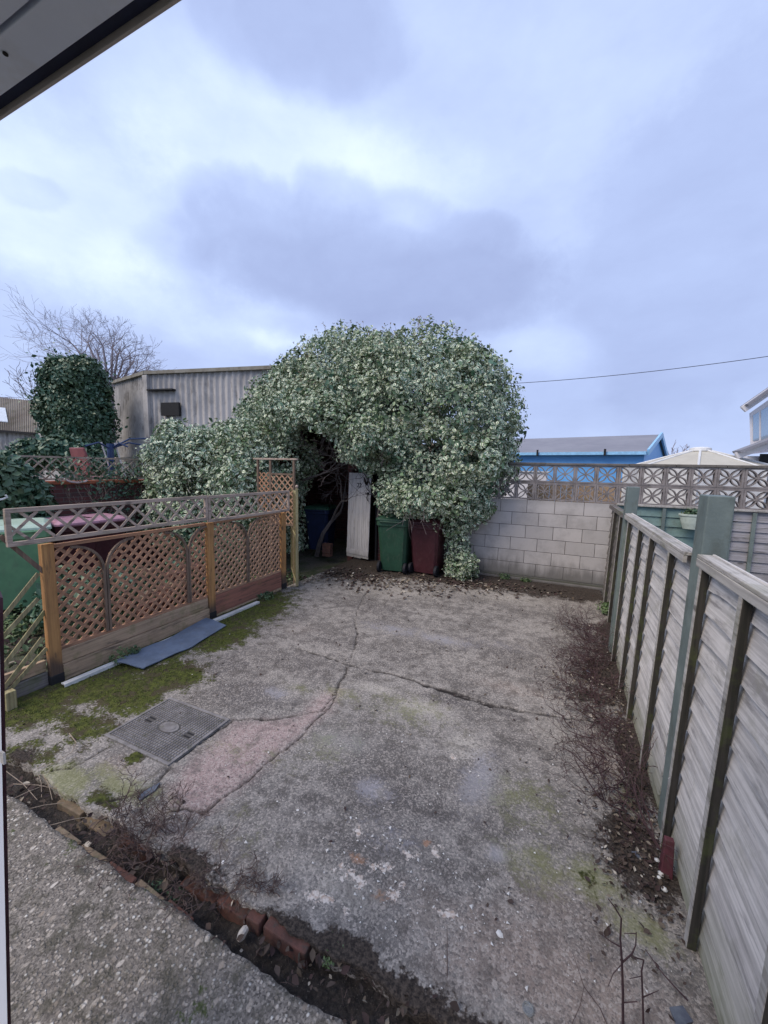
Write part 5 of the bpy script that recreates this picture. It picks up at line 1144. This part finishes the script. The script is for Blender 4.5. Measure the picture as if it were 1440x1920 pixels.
dn = (R0-C0).normalized(); a = at(298, 755, y=C0.y+.15); w = MB(); w.beam(Vector((a.x+.35, C0.y+.02, a.z-.32)), Vector((a.x+.35, C0.y+.02, a.z-.32))+dn*.9, .12, .55); w.beam(Vector((a.x-.3, C0.y-.08, a.z+.50)), Vector((a.x-.3, C0.y-.08, a.z+.50))+dn*1.3, .25, .06); w.build('window', 'dark', cs)
a = at(262, 850, y=C0.y-.2); w = MB(); w.beam(Vector((L0.x+.8, L0.y-.5, 2.1)), Vector((C0.x, C0.y-.15, 2.1)), .1, .12); w.build('sill', 'asb_edge', cs)
lb = thing('low_barn', 'low barn with mossy brown corrugated roof and one pale roof light at the far left', 'barn', (-28, 14, 0))
E0, E1 = at(-90, 800, y=12.0), at(70, 812, y=14.2); T0, T1 = at(-90, 735, y=15.2), at(72, 752, y=16.2)
w = MB(); b = 0; nn_ = 160
for i in range(nn_+1):
    u = i/nn_; o_ = Vector((0, -.3, 1)).normalized()*.04*math.sin(u*nn_/4*2*math.pi*.99); w.v += [E0.lerp(E1, u)+o_, T0.lerp(T1, u)+o_]
for i in range(nn_): w.f.append((2*i, 2*i+2, 2*i+3, 2*i+1)); w.m.append(0)
w.build('roof', 'brownroof', lb, smooth=False)
w = MB(); corr_wall(w, Vector((E0.x, E0.y+.3, 0)), Vector((E1.x, E1.y+.3, 0)), E0.z-.1, E1.z-.1, -.2, .3, .04); w.build('wall', 'asbestos', lb)
w = MB(); w.add([Vector((E1.x, E1.y+.3, -.2)), Vector((T1.x, T1.y, -.2)), T1-Z*.05, Vector((E1.x, E1.y+.3, E1.z-.1)), Vector((T0.x, T0.y, -.2)), T0-Z*.05], [(0, 1, 2, 3), (1, 4, 5, 2)]); w.build('gable', 'asbestos', lb)
w = MB(); w.beam(E0+Vector((0, -.05, -.05)), E1+Vector((0, -.05, -.05)), .14, .14); w.build('gutter', 'dark', lb)
q0 = [at(0, 790, y=12.9), at(16, 790, y=13.1), at(9, 772, y=13.9), at(-8, 772, y=13.7)]
def onroof(s, t_): return E0.lerp(E1, s).lerp(T0.lerp(T1, s), t_)+Vector((0, -.02, .08))
w = MB(); w.add([onroof(.56, .22), onroof(.665, .22), onroof(.64, .62), onroof(.54, .62)], [(0, 1, 2, 3)]); k4 = [p-Z*.06 for p in w.v[:4]]; w.add(k4, [(3, 2, 1, 0)]); w.f += [(0, 4, 5, 1), (1, 5, 6, 2), (2, 6, 7, 3), (3, 7, 4, 0)]; w.m += [0]*4; w.build('roof_light', 'skylight', lb)
a, b = at(67, 752, y=13.6), at(95, 742, y=13.6); w = MB(); w.box(a.x, b.x+.4, 13.6, 15, -.2, a.z).build('annex', 'asbestos', lb)

bl = thing('blue_shed', 'bright blue industrial unit with low grey roof behind the pierced wall', 'industrial building', (3.5, 20, 0))
def camxy(u, D, zz): # horizontal place at camera depth D under pixel column u
    d = RM @ np.array([(u-720)/FPX, -.1, 1.0]); return Vector((d[0]*D, d[1]*D, zz))
Ea = camxy(1205, 20, 0); Eb = camxy(1243, 27.5, 0); g_ = (Eb-Ea); fdir = Vector((-g_.y, g_.x, 0)).normalized(); F1 = Ea+fdir*13; B1 = Eb+fdir*13; M0 = (Ea+Eb)/2; M1 = M0+fdir*13
ze = at(1205, 850, x=Ea.x).z; d = RM @ np.array([(1238-720)/FPX, (818-960)/FPX, 1.0]); zr = CAMH+d[2]*(M0.y/d[1])
w = MB(); w.add([Ea-Z*.2, F1-Z*.2, F1+Z*ze, Ea+Z*ze, Eb-Z*.2, Eb+Z*ze, M0+Z*zr, B1-Z*.2, B1+Z*ze, M1+Z*zr], [(1, 0, 3, 2), (0, 4, 5, 6, 3), (4, 7, 8, 5), (7, 1, 2, 9, 8)]); w.build('wall', 'bluewall', bl)
ov = (Ea-Eb).normalized()*.25; w = MB(); zz0 = -.25*(zr-ze)/((M0-Ea).length)
gx = -fdir*.12
w.hexa([Ea+ov+gx+Z*(ze+zz0+.03), F1+ov+Z*(ze+zz0+.03), M1+Z*(zr+.03), M0+gx+Z*(zr+.03)], [Ea+ov+gx+Z*(ze+zz0+.1), F1+ov+Z*(ze+zz0+.1), M1+Z*(zr+.1), M0+gx+Z*(zr+.1)])
w.hexa([M0+gx+Z*(zr+.03), M1+Z*(zr+.03), B1-ov+Z*(ze+zz0+.03), Eb-ov+gx+Z*(ze+zz0+.03)], [M0+gx+Z*(zr+.1), M1+Z*(zr+.1), B1-ov+Z*(ze+zz0+.1), Eb-ov+gx+Z*(ze+zz0+.1)]); w.build('roof', 'greyroof', bl)
w = MB(); w.beam(Ea+ov*1.3+gx+Z*(ze-.02), F1+ov*1.3+Z*(ze-.02), .18, .16); w.build('gutter', 'bluetrim', bl)
w = MB(); w.beam(Ea+ov+gx*1.5+Z*(ze+zz0+.08), M0+gx*1.5+Z*(zr+.08), .1, .3); w.beam(M0+gx*1.5+Z*(zr+.08), Eb-ov+gx*1.5+Z*(ze+zz0+.08), .1, .3); w.build('verge_trim', 'bluetrim', bl)
for s in (1.7, 5.2, 8.6): w = MB(); c = Ea+ov*1.9+fdir*s+Z*ze; w.beam(c-Z*.15, c+Z*.2, .12, .1, up=(1, 0, 0)); w.build('bracket', 'dark', bl)

gz_ = thing('gazebo', 'eight sided beige canvas gazebo roof with white ribs beyond the pierced wall', 'gazebo', (2.55, 10.6, 0))
ap = at(1313, 845, y=10.6); k = 8; cx_, cy_ = ap.x, ap.y; RB = 1.38; zb = 2.02; rim = [Vector((cx_+RB*math.cos(R_(22.5+45*i+8)), cy_+RB*math.sin(R_(22.5+45*i+8)), zb)) for i in range(k)]; tpz = ap.z
tpr = [Vector((cx_+.13*math.cos(R_(22.5+45*i+8)), cy_+.13*math.sin(R_(22.5+45*i+8)), tpz)) for i in range(k)]
w = MB(); w.add(rim+tpr, [(i, (i+1) % k, k+(i+1) % k, k+i) for i in range(k)]+[tuple(range(k, 2*k))]); w.build('canopy', 'canvas', gz_)
for i in range(k): w = MB(); w.tube([rim[i]+Z*.01, tpr[i]+Z*.012], .022, 6); w.build('rib', 'canvaswhite', gz_)
w = MB(); w.tube([(cx_, cy_, tpz-.01), (cx_, cy_, tpz+.05), (cx_, cy_, tpz+.075)], [.2, .19, .12], 12); w.build('cap', 'canvaswhite', gz_)
for i in range(k):
    a, b = rim[i], rim[(i+1) % k]; w = MB(); w.add([a, b, Vector((b.x, b.y, .0)), Vector((a.x, a.y, .0))], [(0, 1, 2, 3)]); w.build('side_curtain', 'canvaswhite', gz_)
    w = MB(); w.tube([Vector((a.x, a.y, -.15)), a], .03, 6); w.build('pole', 'canvaswhite', gz_)
sm = thing('outbuilding', 'white rendered outbuilding glimpsed through the pierced blocks beside the bush', 'outbuilding', (-1.5, 14, 0))
bf = thing('timber_fence', 'brown timber fence glimpsed low through the pierced blocks before the blue unit', 'fence', (.3, 8.6, 0))
for i in range(16): MB().box(-.62+.105*i, -.52+.105*i, 8.6, 8.62, -.15, 1.66+random.uniform(-.03, .02)).build('pale', 'kick', bf)
MB().box(-2.6, -.45, 14, 15.4, -.15, 1.86).build('wall', 'render', sm); MB().box(-2.7, -.35, 13.95, 15.5, 1.865, 1.90).build('roof', 'canvaswhite', sm)
ho = thing('white_house', 'white bay fronted house with sloping gutter lines at the right edge', 'house', (5, 11, 0))
yy = 10.5
def A2(u, v, dy=0): return at(u, v, y=yy+dy)
g0, g1 = A2(1393, 768), A2(1480, 708); w = MB(); w.beam(g0, g1, .13, .07, up=(0, 1, 0)); w.build('verge', 'render', ho)
w = MB(); w.beam(g0+Vector((.02, 0, .07)), g1+Vector((.02, 0, .07)), .05, .35, up=(0, 1, 0)); w.build('roof_edge', 'greyroof', ho)
w = MB(); pts = [A2(1405, 775, .1), A2(1480, 722, .1), A2(1480, 830, .1), A2(1407, 838, .1)]; bk2 = [p+Vector((1.2, 3.5, 0)) for p in pts]; w.add(pts+bk2, [(3, 2, 1, 0), (0, 1, 5, 4), (3, 0, 4, 7), (2, 3, 7, 6)]); w.build('bay_wall', 'render', ho)
for (u0, u1) in ((1412, 1423), (1427, 1450), (1454, 1476)):
    w = MB(); w.add([A2(u0, 779-(u0-1412)*.6, .09), A2(u1, 779-(u1-1412)*.6, .09), A2(u1, 826-(u1-1412)*.1, .09), A2(u0, 827-(u0-1412)*.1, .09)], [(3, 2, 1, 0)]); w.build('window_pane', 'glass', ho)
w = MB(); w.beam(A2(1402, 840), A2(1480, 806), .05, .3, up=(0, 1, 0)); w.build('sill', 'greyroof', ho)
g0, g1 = A2(1380, 855, -.3), A2(1490, 815, -.3); w = MB(); w.beam(g0, g1, .13, .08, up=(0, 1, 0)); w.build('verge', 'render', ho)
w = MB(); w.beam(g0+Vector((0, 0, .08)), g1+Vector((0, 0, .08)), .05, .4, up=(0, 1, 0)); w.build('roof_edge', 'greyroof', ho)
w = MB(); p0 = A2(1402, 855, .2); w.box(p0.x, p0.x+5, p0.y, p0.y+4, -.15, p0.z+.0); w.build('wall', 'render', ho)
w = MB(); p1 = A2(1425, 862, .1); w.box(p1.x, p1.x+.6, p1.y-.02, p1.y+.04, p1.z-.9, p1.z+.12); w.build('porch_opening', 'dark', ho)

# overhead cable from beyond the bush to the right
mb = MB(); a, b = at(900, 722, y=9.5), at(1560, 650, y=9.5); mb.tube([a.lerp(b, i/16)-Z*(.10*4*(i/16)*(1-i/16)) for i in range(17)], .006, 5); o = mb.build('overhead_cable', 'cable'); setp(o, 'thin overhead cable crossing the sky right of the bush', 'cable')

# ------------------------------------------------------------------ trees behind
random.seed(12)
tr = thing('bare_tree', 'wide spreading leafless tree behind the ivy column and the warehouse', 'tree', (-24, 16, 0))
bs_ = at(205, 700, y=16); base = Vector((bs_.x, 16, -.15)); zt = bs_.z; ORG[tr] = base; tr.location = base
mb = MB(); mb.tube([base, base+Vector((.1, 0, 3)), Vector((base.x, base.y, zt-1.5))], [.28, .22, .2], 8); mb.build('trunk', 'barkfar', tr)
mb = MB(); st = Vector((base.x, base.y, zt-1.6)); tops = [(40, 625), (85, 575), (130, 560), (180, 552), (235, 580), (280, 625), (322, 670), (60, 660), (160, 580), (215, 560), (300, 650), (110, 600), (255, 600)]
random.seed(5)
for i, (u, v) in enumerate(tops):
    e_ = at(u, v+22, y=16+random.uniform(-1, 1)); d = (e_-st)*.86; L = d.length
    pts = [st, st+d*.3+Z*(.1*L*.3), st+d*.6+Z*(.12*L*.6)]; mb.tube([st]+pts[1:], [.10, .07, .045], 5)
    for s in (1, 2):
        for k_ in range(4): branchy(mb, pts[s], (d.normalized()+Vector((random.gauss(0, .45), random.gauss(0, .45), random.gauss(-.05, .3)))).normalized(), L*(.21 if s == 2 else .24), .025, 3, .8, 4, (2, 3), .70, .03, .14, 4, .006)
mb.build('crown', 'barkfar', tr)
it = thing('ivy_column_tree', 'dense dark green ivy covering a stump beside the grey warehouse', 'ivy clad tree', (-20, 12.6, 0))
def ell_px(u, v, y, ru, rv, ry=1.0):
    p = at(u, v, y=y); dx = (at(u+ru, v, y=y)-p).length; dz = (at(u, v-rv, y=y)-p).length; c_ = math.cos(R_(24.4)); return (p.x, p.y, p.z, dx*.40, ry, dz)
eis = [ell_px(150, 755, 10.5, 58, 82, 1.2), ell_px(135, 725, 10.5, 42, 50, 1.1), ell_px(168, 790, 10.5, 42, 70, 1.1), ell_px(160, 720, 10.5, 38, 44, 1.), ell_px(122, 775, 10.5, 28, 50, 1.)]
P, Nn = shell(lumps(eis, 40, .3, .6), 4600, 18, .24, .70, 1.10, None, inside=.8); leaves('foliage', P, Nn, .14, 'ivy', it, spread=.5)
p = at(150, 800, y=10.7); mb = MB(); mb.tube([(p.x, p.y, -.2), (p.x, p.y, 4.2)], [.35, .25], 8); mb.build('trunk', 'bark', it)
hd = thing('ivy_hedge', 'low dark ivy bank below the ivy clad tree behind the trellis topped wall', 'hedge', (-15, 8, 0))
P, Nn = shell([ell_px(75, 850, 8.0, 45, 28, .8), ell_px(125, 850, 8.0, 50, 32, .8), ell_px(175, 862, 7.6, 35, 26, .7), ell_px(30, 868, 7.6, 40, 22, .7)], 1300, 14, .16, .7, 1.04, None, inside=.8); leaves('foliage', P, Nn, .15, 'ivy', hd, spread=.6)
k = MB()
for (x, y) in ((-12.5, 8), (-14, 8), (-15.5, 8)): k.tube([(x, y, -.2), (x, y, 1.6)], [.06, .04], 5)
k.build('stems', 'bark', hd)
random.seed(21)
for (u, v, y, h_, lbl) in ((1270, 872, 34, 1.9, 'small bare tree faint on the skyline between the blue unit and the gazebo'), (1212, 862, 38, 2.2, 'thin bare treetop rising behind the blue unit roof'), (75, 760, 15, 3.5, 'bare twiggy treetop left of the ivy clad tree')):
    p = at(u, v, y=y); t_ = thing('bare_tree', lbl, 'tree', (p.x, p.y, -.15), 'leafless trees on the skyline'); mb = MB(); mb.tube([(p.x, p.y, -.15), p], [.12, .07], 5); mb.build('trunk', 'barkfar', t_); mb = MB()
    for i in range(9): branchy(mb, p-Z*.2*i*.3, (random.gauss(0, .5), random.gauss(0, .5), 1), h_*.36, .03, 3, .6, 3, (2, 3), .7, .1, .15, 3, .012)
    mb.build('crown', 'barkfar', t_)
